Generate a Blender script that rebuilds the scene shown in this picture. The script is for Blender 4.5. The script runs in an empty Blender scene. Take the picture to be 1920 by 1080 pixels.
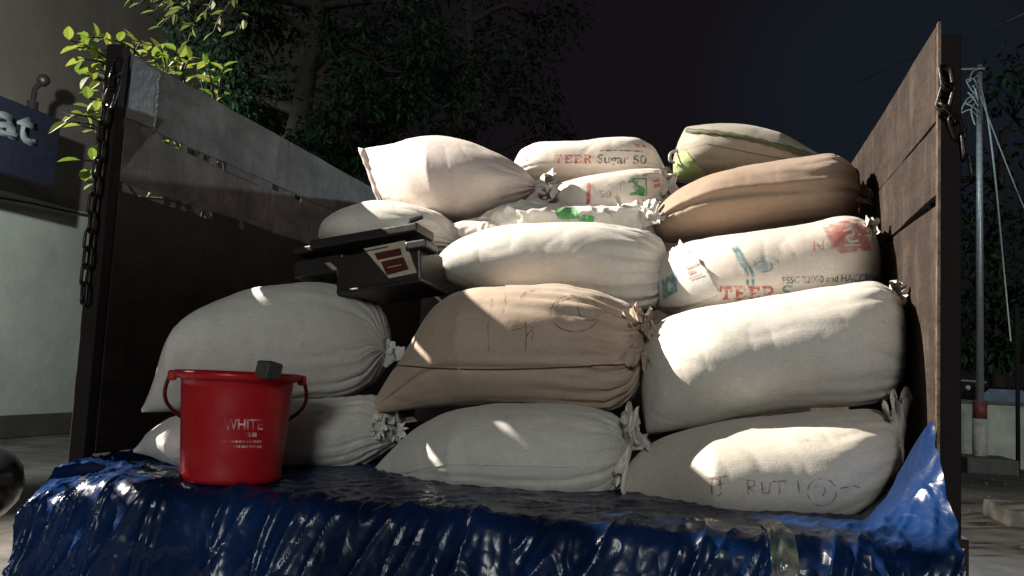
import bpy, bmesh, math, random
from math import sin, cos, pi, radians, exp, sqrt, atan2
from mathutils import Vector, Matrix, noise
from mathutils.bvhtree import BVHTree
R = math.radians
scn = bpy.context.scene
COL = scn.collection
rnd = random.Random(7)

# ------------------------------------------------------------------ camera
F = 1650.0
CAMP = Vector((0, 0, 1.3))
ROT = (Matrix.Rotation(R(13.3755), 3, 'Z') @ Matrix.Rotation(pi / 2 + R(5.3988), 3, 'X')
       @ Matrix.Rotation(R(2.8), 3, 'Z'))
cam = bpy.data.cameras.new('camera'); camo = bpy.data.objects.new('camera', cam); COL.objects.link(camo)
cam.sensor_width = 36; cam.lens = 36 * F / 1920; cam.clip_start = .02; cam.clip_end = 600
camo.matrix_world = Matrix.Translation(CAMP) @ ROT.to_4x4()
scn.camera = camo

def ray(px, py):
    return ROT @ Vector(((px - 960) / F, (540 - py) / F, -1))
def at(px, py, Y):
    """point of the photograph's pixel on the plane y = Y (used once, to survey real positions)"""
    d = ray(px, py); return CAMP + d * (Y / d.y)
def atx(px, py, X):
    d = ray(px, py); return CAMP + d * (X / d.x)

# ------------------------------------------------------------------ world and light
w = bpy.data.worlds.new('World'); scn.world = w; w.use_nodes = True
nt = w.node_tree; nt.nodes.clear()
wo = nt.nodes.new('ShaderNodeOutputWorld'); bg = nt.nodes.new('ShaderNodeBackground')
sk = nt.nodes.new('ShaderNodeTexSky'); sk.sky_type = 'NISHITA'; sk.sun_disc = False
sk.sun_elevation = R(-4); sk.sun_rotation = R(200)
bg.inputs['Strength'].default_value = .05
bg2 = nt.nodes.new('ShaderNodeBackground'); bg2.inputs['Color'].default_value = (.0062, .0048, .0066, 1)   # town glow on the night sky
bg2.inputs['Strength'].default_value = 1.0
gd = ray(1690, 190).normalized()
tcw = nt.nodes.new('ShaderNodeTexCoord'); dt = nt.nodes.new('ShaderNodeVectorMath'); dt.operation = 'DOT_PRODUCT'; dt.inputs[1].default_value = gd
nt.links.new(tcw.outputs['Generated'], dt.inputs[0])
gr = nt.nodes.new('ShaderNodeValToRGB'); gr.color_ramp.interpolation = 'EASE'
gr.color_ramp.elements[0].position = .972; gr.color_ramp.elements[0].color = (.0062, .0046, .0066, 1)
gr.color_ramp.elements[1].position = 1.0; gr.color_ramp.elements[1].color = (.0068, .0095, .0145, 1)  # haze glow around the hidden lamp, painted into the sky colour
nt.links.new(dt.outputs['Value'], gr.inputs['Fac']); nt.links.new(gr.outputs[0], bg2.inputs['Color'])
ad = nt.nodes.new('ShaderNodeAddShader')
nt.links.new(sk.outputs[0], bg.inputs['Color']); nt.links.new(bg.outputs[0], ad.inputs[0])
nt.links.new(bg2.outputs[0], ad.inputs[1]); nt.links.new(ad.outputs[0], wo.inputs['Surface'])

def aim(o, target):
    d = Vector(target) - o.location
    o.rotation_euler = d.to_track_quat('-Z', 'Y').to_euler()
def lamp(name, kind, loc, energy, color, **kw):
    l = bpy.data.lights.new(name, kind); l.energy = energy; l.color = color
    for k, v in kw.items(): setattr(l, k, v)
    o = bpy.data.objects.new(name, l); COL.objects.link(o); o.location = loc
    return o
# soft light of the street behind the camera
s = lamp('sun', 'SUN', (3, -8, 6), .95, (.97, 1.0, .96), angle=R(9)); aim(s, Vector((3, -8, 6)) + Vector((-.17, 1, -.24)))
# street lamp on the left, beyond the truck's left side board
k = lamp('street_lamp_light', 'SPOT', (-7.6, 2.7, 6.05), 13000, (1.0, .91, .79), shadow_soft_size=.035, spot_size=R(84), spot_blend=.35)
aim(k, (-1.3, 2.9, 1.4))
# unseen spot added to brighten the left building's wall
kw_ = lamp('wall_fill_light', 'SPOT', (-6.8, 6.3, 4.3), 880, (.92, 1.0, .94), shadow_soft_size=.06, spot_size=R(125), spot_blend=.4)
aim(kw_, (-9.9, 11.3, 1.9))
# street lamp far right behind the truck
LQ = at(1779, 440, 14.4); LT = at(1779, 215, 14.4)
k2 = lamp('far_lamp_light', 'SPOT', (LQ.x, 14.4, LQ.z), 1600, (.80, .93, 1.0), shadow_soft_size=.05, spot_size=R(48), spot_blend=.5)
aim(k2, (-.9, 2.4, 1.5))
k3 = lamp('far_lamp_spill', 'POINT', (LT.x, 15.6, LT.z), 60, (.70, .95, 1.0), shadow_soft_size=.06)
scn.view_settings.view_transform = 'Standard'; scn.view_settings.look = 'None'
scn.view_settings.exposure = 0; scn.view_settings.gamma = 1; scn.view_settings.use_curve_mapping = False

# ------------------------------------------------------------------ materials
def new_mat(name):
    m = bpy.data.materials.new(name); m.use_nodes = True
    n = m.node_tree; b = n.nodes['Principled BSDF']
    return m, n, b
def N(n, t, **kw):
    x = n.nodes.new(t)
    for k_, v in kw.items():
        if hasattr(x, k_) and k_ not in ('Scale', 'Detail'): setattr(x, k_, v)
        else: x.inputs[k_].default_value = v
    return x
def ramp(n, fac, stops):
    r = n.nodes.new('ShaderNodeValToRGB'); e = r.color_ramp.elements
    while len(e) < len(stops): e.new(.5)
    for i, (p, c) in enumerate(stops):
        e[i].position = p; e[i].color = (*c, 1) if len(c) == 3 else c
    n.links.new(fac, r.inputs['Fac']); return r
def coord(n, scale=(1, 1, 1), kind='Object'):
    tc = n.nodes.new('ShaderNodeTexCoord'); mp = n.nodes.new('ShaderNodeMapping')
    mp.inputs['Scale'].default_value = scale
    n.links.new(tc.outputs[kind], mp.inputs['Vector']); return mp.outputs[0]
def bump(n, b, h, strength, dist):
    bp = n.nodes.new('ShaderNodeBump'); bp.inputs['Strength'].default_value = strength; bp.inputs['Distance'].default_value = dist
    n.links.new(h, bp.inputs['Height']); n.links.new(bp.outputs[0], b.inputs['Normal'])
def mat(name, c1, c2=None, scale=6, rough=.6, metal=0, bmp=0, bscale=None, bdist=.004, stretch=(1, 1, 1), detail=6, contrast=(.35, .7), spec=.5):
    m, n, b = new_mat(name)
    b.inputs['Roughness'].default_value = rough; b.inputs['Metallic'].default_value = metal
    b.inputs['Specular IOR Level'].default_value = spec
    c2 = c2 or tuple(x * .7 for x in c1)
    co = coord(n, stretch)
    t = N(n, 'ShaderNodeTexNoise', Scale=scale, Detail=detail); t.inputs['Roughness'].default_value = .65
    n.links.new(co, t.inputs['Vector'])
    r = ramp(n, t.outputs['Fac'], [(contrast[0], c1), (contrast[1], c2)])
    n.links.new(r.outputs[0], b.inputs['Base Color'])
    if bmp:
        t2 = N(n, 'ShaderNodeTexNoise', Scale=bscale or scale * 4, Detail=5); n.links.new(co, t2.inputs['Vector'])
        bump(n, b, t2.outputs['Fac'], bmp, bdist)
    return m
def sack_mat(name, base, dirt, amount=.5, seed=0, rough=.62, dark=None):
    """woven plastic / jute sack cloth: tape weave, grime blotches, scuffs"""
    m, n, b = new_mat(name)
    b.inputs['Roughness'].default_value = rough; b.inputs['Specular IOR Level'].default_value = .35
    b.inputs['Sheen Weight'].default_value = .15
    co = coord(n)
    t = N(n, 'ShaderNodeTexNoise', Scale=4.5, Detail=8, noise_dimensions='4D'); t.inputs['W'].default_value = seed; t.inputs['Roughness'].default_value = .7
    n.links.new(co, t.inputs['Vector'])
    r = ramp(n, t.outputs['Fac'], [(.38, base), (.38 + .32, tuple(a * (1 - amount) + d * amount for a, d in zip(base, dirt)))])
    sp = N(n, 'ShaderNodeTexNoise', Scale=38, Detail=3, noise_dimensions='4D'); sp.inputs['W'].default_value = seed + 3
    n.links.new(co, sp.inputs['Vector'])
    r2 = ramp(n, sp.outputs['Fac'], [(.66, (1, 1, 1)), (.76, dark or (.72, .68, .62))])
    mx = N(n, 'ShaderNodeMix', data_type='RGBA', blend_type='MULTIPLY'); mx.inputs[0].default_value = .7
    n.links.new(r.outputs[0], mx.inputs[6]); n.links.new(r2.outputs[0], mx.inputs[7])
    w1 = N(n, 'ShaderNodeTexNoise', Scale=1, Detail=2); n.links.new(coord(n, (420, 420, 60)), w1.inputs['Vector'])
    w2 = N(n, 'ShaderNodeTexNoise', Scale=1, Detail=2); n.links.new(coord(n, (60, 60, 420)), w2.inputs['Vector'])
    a = N(n, 'ShaderNodeMath', operation='ADD'); n.links.new(w1.outputs['Fac'], a.inputs[0]); n.links.new(w2.outputs['Fac'], a.inputs[1])
    wv = ramp(n, a.outputs[0], [(.35, (.86, .86, .86)), (.65, (1.06, 1.06, 1.06))])
    ha = N(n, 'ShaderNodeMath', operation='MULTIPLY'); ha.inputs[1].default_value = .5
    n.links.new(a.outputs[0], ha.inputs[0]); n.links.new(ha.outputs[0], wv.inputs['Fac'])
    m2 = N(n, 'ShaderNodeMix', data_type='RGBA', blend_type='MULTIPLY'); m2.inputs[0].default_value = 1
    n.links.new(mx.outputs[2], m2.inputs[6]); n.links.new(wv.outputs[0], m2.inputs[7])
    n.links.new(m2.outputs[2], b.inputs['Base Color'])
    bn = N(n, 'ShaderNodeTexNoise', Scale=55, Detail=4); n.links.new(co, bn.inputs['Vector'])
    s_ = N(n, 'ShaderNodeMath', operation='ADD'); n.links.new(ha.outputs[0], s_.inputs[0]); n.links.new(bn.outputs['Fac'], s_.inputs[1])
    bump(n, b, s_.outputs[0], .26, .0026)
    return m
def ink(name, c, worn=.5, scale=60):
    """printing ink with worn-off flecks"""
    m, n, b = new_mat(name)
    b.inputs['Base Color'].default_value = (*c, 1); b.inputs['Roughness'].default_value = .6
    t = N(n, 'ShaderNodeTexNoise', Scale=scale, Detail=6); n.links.new(coord(n), t.inputs['Vector'])
    r = ramp(n, t.outputs['Fac'], [(worn - .14, (.8,) * 3), (worn + .12, (.06,) * 3)])
    n.links.new(r.outputs[0], b.inputs['Alpha'])
    return m
M = {}
M['white'] = sack_mat('white_woven', (.64, .61, .56), (.40, .37, .32), .55, 1)
M['cool'] = sack_mat('pale_grey_woven', (.60, .585, .545), (.38, .365, .335), .5, 4)
M['cream'] = sack_mat('cream_woven', (.60, .56, .49), (.36, .32, .27), .6, 9)
M['tan'] = sack_mat('tan_jute', (.42, .325, .25), (.27, .20, .145), .6, 12, .8)
M['brown'] = sack_mat('brown_jute', (.31, .224, .163), (.21, .15, .108), .6, 17, .85)
M['print'] = sack_mat('printed_woven', (.66, .60, .54), (.45, .38, .33), .5, 22, .5)
M['pinkish'] = sack_mat('pale_pink_woven', (.58, .51, .47), (.40, .33, .30), .6, 26)
M['greenish'] = sack_mat('green_white_woven', (.29, .262, .215), (.17, .165, .12), .7, 31)
M['lime'] = sack_mat('lime_woven', (.36, .45, .18), (.24, .30, .12), .6, 33)
M['hem'] = sack_mat('olive_hem', (.075, .08, .045), (.05, .055, .03), .6, 35)
M['thread'] = mat('dark_thread', (.05, .035, .028), scale=40, rough=.9)
M['red_ink'] = ink('red_ink', (.50, .07, .06), .52)
M['pink_ink'] = ink('faded_red_ink', (.55, .20, .17), .56, 30)
M['teal_ink'] = ink('teal_ink', (.07, .25, .29), .53)
M['pale_blue_ink'] = ink('pale_blue_ink', (.30, .42, .45), .45, 45)
M['grey_ink'] = ink('dark_grey_ink', (.07, .10, .10), .56)
M['pale_grey_ink'] = ink('pale_grey_ink', (.36, .34, .33), .5)
M['green_ink'] = ink('green_ink', (.03, .30, .06), .62, 30)
M['marker'] = ink('marker_ink', (.16, .10, .07), .50)
M['stamp'] = ink('stamp_ink', (.26, .15, .13), .50, 70)
M['stamp_blue'] = ink('blue_stamp_ink', (.18, .19, .20), .50, 70)

def wood(name, c1, c2, scale=5, c3=None):
    m, n, b = new_mat(name); b.inputs['Roughness'].default_value = .75; b.inputs['Specular IOR Level'].default_value = .3
    g = N(n, 'ShaderNodeTexNoise', Scale=scale, Detail=9); g.inputs['Roughness'].default_value = .72
    n.links.new(coord(n, (1, .9, 3.2)), g.inputs['Vector'])
    r = ramp(n, g.outputs['Fac'], [(.34, c1), (.64, c2)])
    g2 = N(n, 'ShaderNodeTexNoise', Scale=9, Detail=8); g2.inputs['Roughness'].default_value = .75
    n.links.new(coord(n, (1, 1.5, .45)), g2.inputs['Vector'])
    r2 = ramp(n, g2.outputs['Fac'], [(.50, (0, 0, 0)), (.66, (1, 1, 1))])
    mx = N(n, 'ShaderNodeMix', data_type='RGBA'); n.links.new(r2.outputs[0], mx.inputs[0])
    n.links.new(r.outputs[0], mx.inputs[6]); mx.inputs[7].default_value = (*(c3 or tuple(x * .45 for x in c1)), 1)
    g4 = N(n, 'ShaderNodeTexNoise', Scale=3.2, Detail=9); g4.inputs['Roughness'].default_value = .7; g4.inputs['Distortion'].default_value = .4
    n.links.new(coord(n, (1, 1, 1.6)), g4.inputs['Vector'])
    r4 = ramp(n, g4.outputs['Fac'], [(.42, (1, 1, 1)), (.55, (.62, .58, .56)), (.66, (.32, .29, .28))])
    m4 = N(n, 'ShaderNodeMix', data_type='RGBA', blend_type='MULTIPLY'); m4.inputs[0].default_value = .85
    n.links.new(mx.outputs[2], m4.inputs[6]); n.links.new(r4.outputs[0], m4.inputs[7])
    n.links.new(m4.outputs[2], b.inputs['Base Color'])
    g3 = N(n, 'ShaderNodeTexNoise', Scale=30, Detail=6); n.links.new(coord(n, (1, .6, 2.5)), g3.inputs['Vector'])
    bump(n, b, g3.outputs['Fac'], .5, .006)
    return m
M['board_grey'] = wood('weathered_grey_board', (.155, .16, .168), (.095, .097, .10), 4, (.065, .063, .063))
M['board_mid'] = wood('grey_brown_board', (.15, .14, .135), (.09, .08, .078), 4, (.06, .05, .046))
M['board_dark'] = wood('dark_brown_board', (.040, .025, .021), (.022, .014, .014), 5)
M['board_rust'] = wood('rust_brown_board', (.036, .022, .0155), (.016, .010, .0075), 6, (.062, .048, .036))
M['post'] = mat('black_painted_steel', (.018, .012, .012), (.009, .007, .008), 14, .8, 0, .4, spec=.2)
M['edge'] = mat('worn_edge_steel', (.20, .14, .10), (.04, .03, .025), 30, .5, .5, .5)
M['plate'] = mat('blue_grey_painted_plate', (.085, .105, .125), (.055, .065, .075), 9, .5, .0, .5)
M['flake'] = mat('flaking_paint', (.55, .55, .52), (.25, .27, .28), 60, .6, 0, .4)
M['chain'] = mat('dark_chain_steel', (.035, .03, .028), (.014, .011, .011), 30, .4, .7, .3)
M['rubber'] = mat('black_rubber', (.02, .02, .02), scale=10, rough=.8)
M['box'] = mat('black_enamel', (.016, .014, .014), (.026, .022, .02), 12, .42, .1, .25)
M['label_cream'] = mat('cream_label', (.42, .38, .29), (.30, .27, .20), 20, .6)
M['maroon'] = mat('maroon_panel', (.085, .018, .016), (.05, .012, .012), 14, .35)
M['dkgrey'] = mat('dark_grey_plastic', (.05, .05, .048), (.03, .03, .03), 30, .6)

def red_plastic():
    m, n, b = new_mat('red_translucent_plastic')
    b.inputs['Base Color'].default_value = (.50, .012, .020, 1); b.inputs['Roughness'].default_value = .32
    tr = n.nodes.new('ShaderNodeBsdfTranslucent'); tr.inputs['Color'].default_value = (.62, .015, .022, 1)
    mix = n.nodes.new('ShaderNodeMixShader'); mix.inputs[0].default_value = .30
    t = N(n, 'ShaderNodeTexNoise', Scale=22, Detail=5); n.links.new(coord(n), t.inputs['Vector'])
    r = ramp(n, t.outputs['Fac'], [(.3, (.25,) * 3), (.75, (.45,) * 3)]); n.links.new(r.outputs[0], b.inputs['Roughness'])
    out = n.nodes['Material Output']
    n.links.new(b.outputs[0], mix.inputs[1]); n.links.new(tr.outputs[0], mix.inputs[2]); n.links.new(mix.outputs[0], out.inputs['Surface'])
    return m
M['red'] = red_plastic()
M['white_ink'] = ink('white_bucket_ink', (.75, .55, .55), .52, 40)

def tarp_mat():
    m, n, b = new_mat('blue_plastic_tarp')
    b.inputs['Roughness'].default_value = .24; b.inputs['Specular IOR Level'].default_value = .32
    co = coord(n)
    t = N(n, 'ShaderNodeTexNoise', Scale=3, Detail=7); n.links.new(co, t.inputs['Vector'])
    r = ramp(n, t.outputs['Fac'], [(.36, (.005, .025, .098)), (.64, (.002, .0085, .034))])
    n.links.new(r.outputs[0], b.inputs['Base Color'])
    t2 = N(n, 'ShaderNodeTexNoise', Scale=7, Detail=3); n.links.new(co, t2.inputs['Vector'])
    dv = N(n, 'ShaderNodeMix', data_type='RGBA'); dv.inputs[0].default_value = .12; n.links.new(co, dv.inputs[6]); n.links.new(t2.outputs['Color'], dv.inputs[7])
    v1 = N(n, 'ShaderNodeTexVoronoi', Scale=10); n.links.new(dv.outputs[2], v1.inputs['Vector'])
    v2 = N(n, 'ShaderNodeTexVoronoi', Scale=27); n.links.new(dv.outputs[2], v2.inputs['Vector'])
    a = N(n, 'ShaderNodeMath', operation='MULTIPLY_ADD'); a.inputs[1].default_value = .35
    n.links.new(v2.outputs['Distance'], a.inputs[0]); n.links.new(v1.outputs['Distance'], a.inputs[2])
    bump(n, b, a.outputs[0], .55, .016)
    t3 = N(n, 'ShaderNodeTexNoise', Scale=9, Detail=5); n.links.new(co, t3.inputs['Vector'])
    r3 = ramp(n, t3.outputs['Fac'], [(.35, (.20,) * 3), (.7, (.36,) * 3)]); n.links.new(r3.outputs[0], b.inputs['Roughness'])
    return m
M['tarp'] = tarp_mat()

def leaf_mat(name, c1, c2, trans=.35):
    m, n, b = new_mat(name); b.inputs['Roughness'].default_value = .6; b.inputs['Specular IOR Level'].default_value = .25
    gi = n.nodes.new('ShaderNodeNewGeometry')
    r = ramp(n, gi.outputs['Random Per Island'], [(.1, c1), (.9, c2)])
    n.links.new(r.outputs[0], b.inputs['Base Color'])
    tr = n.nodes.new('ShaderNodeBsdfTranslucent'); n.links.new(r.outputs[0], tr.inputs['Color'])
    mix = n.nodes.new('ShaderNodeMixShader'); mix.inputs[0].default_value = trans
    n.links.new(b.outputs[0], mix.inputs[1]); n.links.new(tr.outputs[0], mix.inputs[2])
    n.links.new(mix.outputs[0], n.nodes['Material Output'].inputs['Surface'])
    return m
M['leaf_shrub'] = leaf_mat('yellow_green_leaf', (.065, .13, .018), (.17, .20, .032), .4)
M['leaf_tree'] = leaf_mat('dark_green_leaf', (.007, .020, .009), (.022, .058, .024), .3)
M['bark'] = mat('bark', (.020, .015, .012), (.009, .007, .006), 20, .9, 0, .8)
M['wall'] = None
M['sign'] = mat('navy_sign_board', (.016, .018, .034), (.011, .012, .022), 6, .6, spec=.25)
M['sign_letter'] = mat('pale_sign_letter', (.19, .205, .215), (.13, .145, .155), 9, .7, spec=.2)
M['pole'] = mat('galvanised_pole', (.30, .32, .33), (.17, .18, .19), 18, .45, .35)
M['redpaint'] = mat('red_paint', (.16, .035, .035), (.09, .025, .025), 16, .6)
M['whitepaint'] = mat('dirty_white_paint', (.42, .42, .38), (.22, .21, .19), 12, .7)
M['concrete'] = mat('concrete_block', (.09, .085, .08), (.05, .046, .043), 9, .85, 0, .5)
M['slab'] = mat('stone_slab', (.11, .105, .095), (.06, .056, .052), 7, .85, 0, .5)
M['cable'] = mat('cable', (.28, .29, .29), scale=8, rough=.4)
M['glass'] = mat('car_glass', (.16, .22, .30), (.08, .11, .15), 3, .12, 0, spec=.9)  # lamplight reflected in the panes is painted in as pale blue
M['carpaint'] = mat('dark_car_paint', (.010, .010, .013), (.007, .007, .009), 5, .25)

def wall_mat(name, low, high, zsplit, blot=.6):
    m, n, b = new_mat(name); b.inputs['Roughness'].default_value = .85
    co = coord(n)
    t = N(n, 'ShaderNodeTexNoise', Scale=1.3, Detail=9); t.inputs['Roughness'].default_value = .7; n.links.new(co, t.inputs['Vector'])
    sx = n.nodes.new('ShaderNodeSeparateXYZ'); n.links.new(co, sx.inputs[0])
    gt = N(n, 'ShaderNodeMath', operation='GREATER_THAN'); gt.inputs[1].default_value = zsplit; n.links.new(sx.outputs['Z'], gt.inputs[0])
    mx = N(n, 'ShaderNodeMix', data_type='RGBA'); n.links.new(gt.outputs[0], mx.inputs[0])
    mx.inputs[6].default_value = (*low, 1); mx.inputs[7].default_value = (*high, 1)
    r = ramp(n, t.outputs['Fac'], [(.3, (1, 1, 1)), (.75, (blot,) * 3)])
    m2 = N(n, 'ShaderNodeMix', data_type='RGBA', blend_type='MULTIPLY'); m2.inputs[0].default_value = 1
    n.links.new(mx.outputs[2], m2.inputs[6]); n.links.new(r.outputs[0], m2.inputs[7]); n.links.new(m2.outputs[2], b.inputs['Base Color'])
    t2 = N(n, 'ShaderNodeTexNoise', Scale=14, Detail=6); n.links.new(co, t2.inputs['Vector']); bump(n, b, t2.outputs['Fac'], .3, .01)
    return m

# ------------------------------------------------------------------ object helpers
def link(name, me, m=None, parent=None, smooth=False):
    if m:
        for mm in (m if isinstance(m, (list, tuple)) else [m]): me.materials.append(mm)
    if smooth:
        for p in me.polygons: p.use_smooth = True
    o = bpy.data.objects.new(name, me); COL.objects.link(o)
    if parent is not None:
        o.parent = parent; o.matrix_parent_inverse = Matrix.Identity(4)
    return o
def obj(name, bm, m=None, parent=None, smooth=False, loc=None):
    """bmesh in WORLD coordinates -> object; origin at loc (or at the parent's location)"""
    if parent is not None:
        base = Vector(parent['_o']); off = base if loc is None else Vector(loc)
        bmesh.ops.translate(bm, verts=bm.verts, vec=-off)
    else:
        if loc is None:
            vs = [v.co for v in bm.verts]
            loc = Vector(((min(v.x for v in vs) + max(v.x for v in vs)) / 2, (min(v.y for v in vs) + max(v.y for v in vs)) / 2, min(v.z for v in vs)))
        off = Vector(loc); bmesh.ops.translate(bm, verts=bm.verts, vec=-off)
    me = bpy.data.meshes.new(name); bm.to_mesh(me); bm.free()
    o = link(name, me, m, parent, smooth)
    o.location = off - Vector(parent['_o']) if parent is not None else off
    o['_o'] = tuple(off)
    return o
def thing(name, label, cat, loc, group=None):
    o = bpy.data.objects.new(name, None); COL.objects.link(o); o.location = loc; o['_o'] = tuple(loc)
    o.empty_display_size = .1
    return tag(o, label, cat, group)
def tag(o, label, cat, group=None):
    o['label'] = label; o['category'] = cat
    if group: o['group'] = group
    return o
def box(bm, lo, hi, mtx=None):
    x0, y0, z0 = lo; x1, y1, z1 = hi
    vs = [bm.verts.new(v) for v in ((x0, y0, z0), (x1, y0, z0), (x1, y1, z0), (x0, y1, z0), (x0, y0, z1), (x1, y0, z1), (x1, y1, z1), (x0, y1, z1))]
    if mtx is not None:
        for v in vs: v.co = mtx @ v.co
    for f in ((3, 2, 1, 0), (4, 5, 6, 7), (0, 1, 5, 4), (1, 2, 6, 5), (2, 3, 7, 6), (3, 0, 4, 7)):
        bm.faces.new([vs[i] for i in f])
    return vs
def bevel(bm, w_, seg=2):
    bmesh.ops.bevel(bm, geom=list(bm.edges), offset=w_, segments=seg, affect='EDGES', profile=.5)
def tube(bm, pts, rad, n=8, cap=True):
    pts = [Vector(p) for p in pts]; rings = []
    for i, p in enumerate(pts):
        t = (pts[min(i + 1, len(pts) - 1)] - pts[max(i - 1, 0)]).normalized()
        a = t.orthogonal().normalized() if i == 0 else (a - t * a.dot(t)).normalized()
        b = t.cross(a); r = rad[i] if isinstance(rad, (list, tuple)) else rad
        rings.append([bm.verts.new(p + (a * cos(2 * pi * k_ / n) + b * sin(2 * pi * k_ / n)) * r) for k_ in range(n)])
    for i in range(len(rings) - 1):
        for k_ in range(n):
            bm.faces.new((rings[i][k_], rings[i][(k_ + 1) % n], rings[i + 1][(k_ + 1) % n], rings[i + 1][k_]))
    if cap:
        bm.faces.new(list(reversed(rings[0]))); bm.faces.new(rings[-1])
def spline(pts, n):
    pts = [Vector(p) for p in pts]; out = []
    for j in range(n + 1):
        t = j / n * (len(pts) - 1); i = min(int(t), len(pts) - 2); t -= i
        p0, p1, p2, p3 = pts[max(i - 1, 0)], pts[i], pts[i + 1], pts[min(i + 2, len(pts) - 1)]
        out.append(.5 * (2 * p1 + (p2 - p0) * t + (2 * p0 - 5 * p1 + 4 * p2 - p3) * t * t + (3 * p1 - p0 - 3 * p2 + p3) * t ** 3))
    return out
def structure(o): o['kind'] = 'structure'; return o
nz = noise.noise
def ridged(p): return 1 - abs(nz(p)) * 2

# ------------------------------------------------------------------ the setting
def grid_sheet(name, x0, x1, y0, y1, nx, ny, h, m):
    bm = bmesh.new(); g = []
    for j in range(ny + 1):
        g.append([bm.verts.new((x0 + (x1 - x0) * i / nx, y0 + (y1 - y0) * j / ny, h(x0 + (x1 - x0) * i / nx, y0 + (y1 - y0) * j / ny))) for i in range(nx + 1)])
    for j in range(ny):
        for i in range(nx): bm.faces.new((g[j][i], g[j][i + 1], g[j + 1][i + 1], g[j + 1][i]))
    return obj(name, bm, m, smooth=True, loc=(0, 0, 0))
gm = mat('dusty_ground', (.085, .078, .072), (.022, .02, .018), 1.1, .9, 0, .6, 9, .03, contrast=(.38, .62), detail=10)
structure(grid_sheet('ground', -300, 300, -300, 300, 2, 2, lambda x, y: -.01, gm))
structure(grid_sheet('yard_ground', 1.2, 14, 3, 24, 60, 90, lambda x, y: .002 + .02 * max(0, nz(Vector((x * .9, y * .9, 0)))), gm))

# left building
tl = atx(0, 372, -9.9)
bm = bmesh.new(); box(bm, (-14.0, 4, .32), (-9.9, 22, 9.5)); bwall = thing('plastered_building', 'pale plastered building wall at the left, brown above and whitish green below', 'building', (-12, 13, 0))
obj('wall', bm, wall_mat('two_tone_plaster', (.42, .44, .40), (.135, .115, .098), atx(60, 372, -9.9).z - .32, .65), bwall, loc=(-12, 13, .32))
bm = bmesh.new(); box(bm, (-14.02, 3.98, 0), (-9.86, 22.02, .318)); obj('plinth', bm, mat('dark_plinth', (.06, .052, .047), (.035, .03, .028), 3, .9, 0, .4), bwall)
# thin cable along the wall
bm = bmesh.new(); tube(bm, [atx(-60, 360, -9.86), atx(0, 371, -9.86), atx(60, 381, -9.86), atx(120, 395, -9.86), atx(170, 404, -9.86), atx(230, 420, -9.86)], .016, 6)
tag(obj('wall_cable', bm, M['rubber']), 'thin dark cable running along the pale wall below the sign', 'cable')
# sign
XS = -9.0
c = [atx(-330, 62, XS), atx(116, 214, XS), atx(108, 343, XS), atx(-330, 240, XS)]
y0s, y1s, z1s, z0s = -1, c[1].y, (c[1].z + c[0].z) / 2, (c[2].z + c[3].z) / 2
sg = thing('shop_sign', 'navy shop sign board with pale letters ending in at', 'sign', (XS, y1s, z0s))
bm = bmesh.new(); box(bm, (XS - .12, y1s - 5.2, z0s), (XS, y1s, z1s)); bevel(bm, .01); obj('board', bm, M['sign'], sg)
bm = bmesh.new(); box(bm, (XS - .9, y1s - 1.0, z0s + .5), (XS - .12, y1s - .95, z0s + .55)); obj('bracket', bm, M['post'], sg)
bm = bmesh.new(); box(bm, (XS - .9, y1s - 4.0, z0s + .5), (XS - .12, y1s - 3.95, z0s + .55)); obj('bracket', bm, M['post'], sg)
def text_mesh(txt, size, bold=0.0, spacing=1.0):
    cu = bpy.data.curves.new('t', 'FONT'); cu.body = txt; cu.size = size; cu.offset = bold; cu.resolution_u = 3; cu.space_character = spacing
    o = bpy.data.objects.new('t', cu); COL.objects.link(o)
    dg = bpy.context.evaluated_depsgraph_get(); me = bpy.data.meshes.new_from_object(o.evaluated_get(dg))
    bpy.data.objects.remove(o); bpy.data.curves.remove(cu)
    return me
me = text_mesh('at', 1.0, .035)
bm = bmesh.new(); bm.from_mesh(me); bpy.data.meshes.remove(me)
xs = [v.co.x for v in bm.verts]; ys = [v.co.y for v in bm.verts]
ta, tb = atx(-16, 258, XS), atx(74, 214, XS); zt, zb = atx(52, 215, XS).z, atx(52, 272, XS).z
for v in bm.verts:
    fx = (v.co.x - min(xs)) / (max(xs) - min(xs)); fy = (v.co.y - min(ys)) / (max(ys) - min(ys))
    v.co = Vector((XS + .004, ta.y + (tb.y - ta.y) * fx, zb + (zt - zb) * fy))
ex = bmesh.ops.extrude_face_region(bm, geom=list(bm.faces))
for v in [g_ for g_ in ex['geom'] if isinstance(g_, bmesh.types.BMVert)]: v.co.x += .004
obj('lettering', bm, M['sign_letter'], sg)
# lamp holder on top of the sign
p = atx(62, 188, XS - .06)
fl = thing('sign_lamp', 'small dark lamp fitting standing on top of the navy sign', 'lamp', (p.x, p.y, z1s))
bm = bmesh.new(); tube(bm, [(p.x, p.y, z1s), (p.x, p.y, p.z - .02)], .07, 12); obj('base', bm, M['post'], fl)
bm = bmesh.new(); tube(bm, [(p.x, p.y, p.z - .02), (p.x + .01, p.y, p.z + .16), (p.x + .04, p.y + .05, p.z + .24)], .035, 10); obj('stem', bm, M['post'], fl)
bm = bmesh.new(); bmesh.ops.create_uvsphere(bm, u_segments=14, v_segments=8, radius=.085); bmesh.ops.translate(bm, verts=bm.verts, vec=(p.x + .06, p.y + .08, p.z + .30)); obj('head', bm, M['box'], fl, True)

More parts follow.
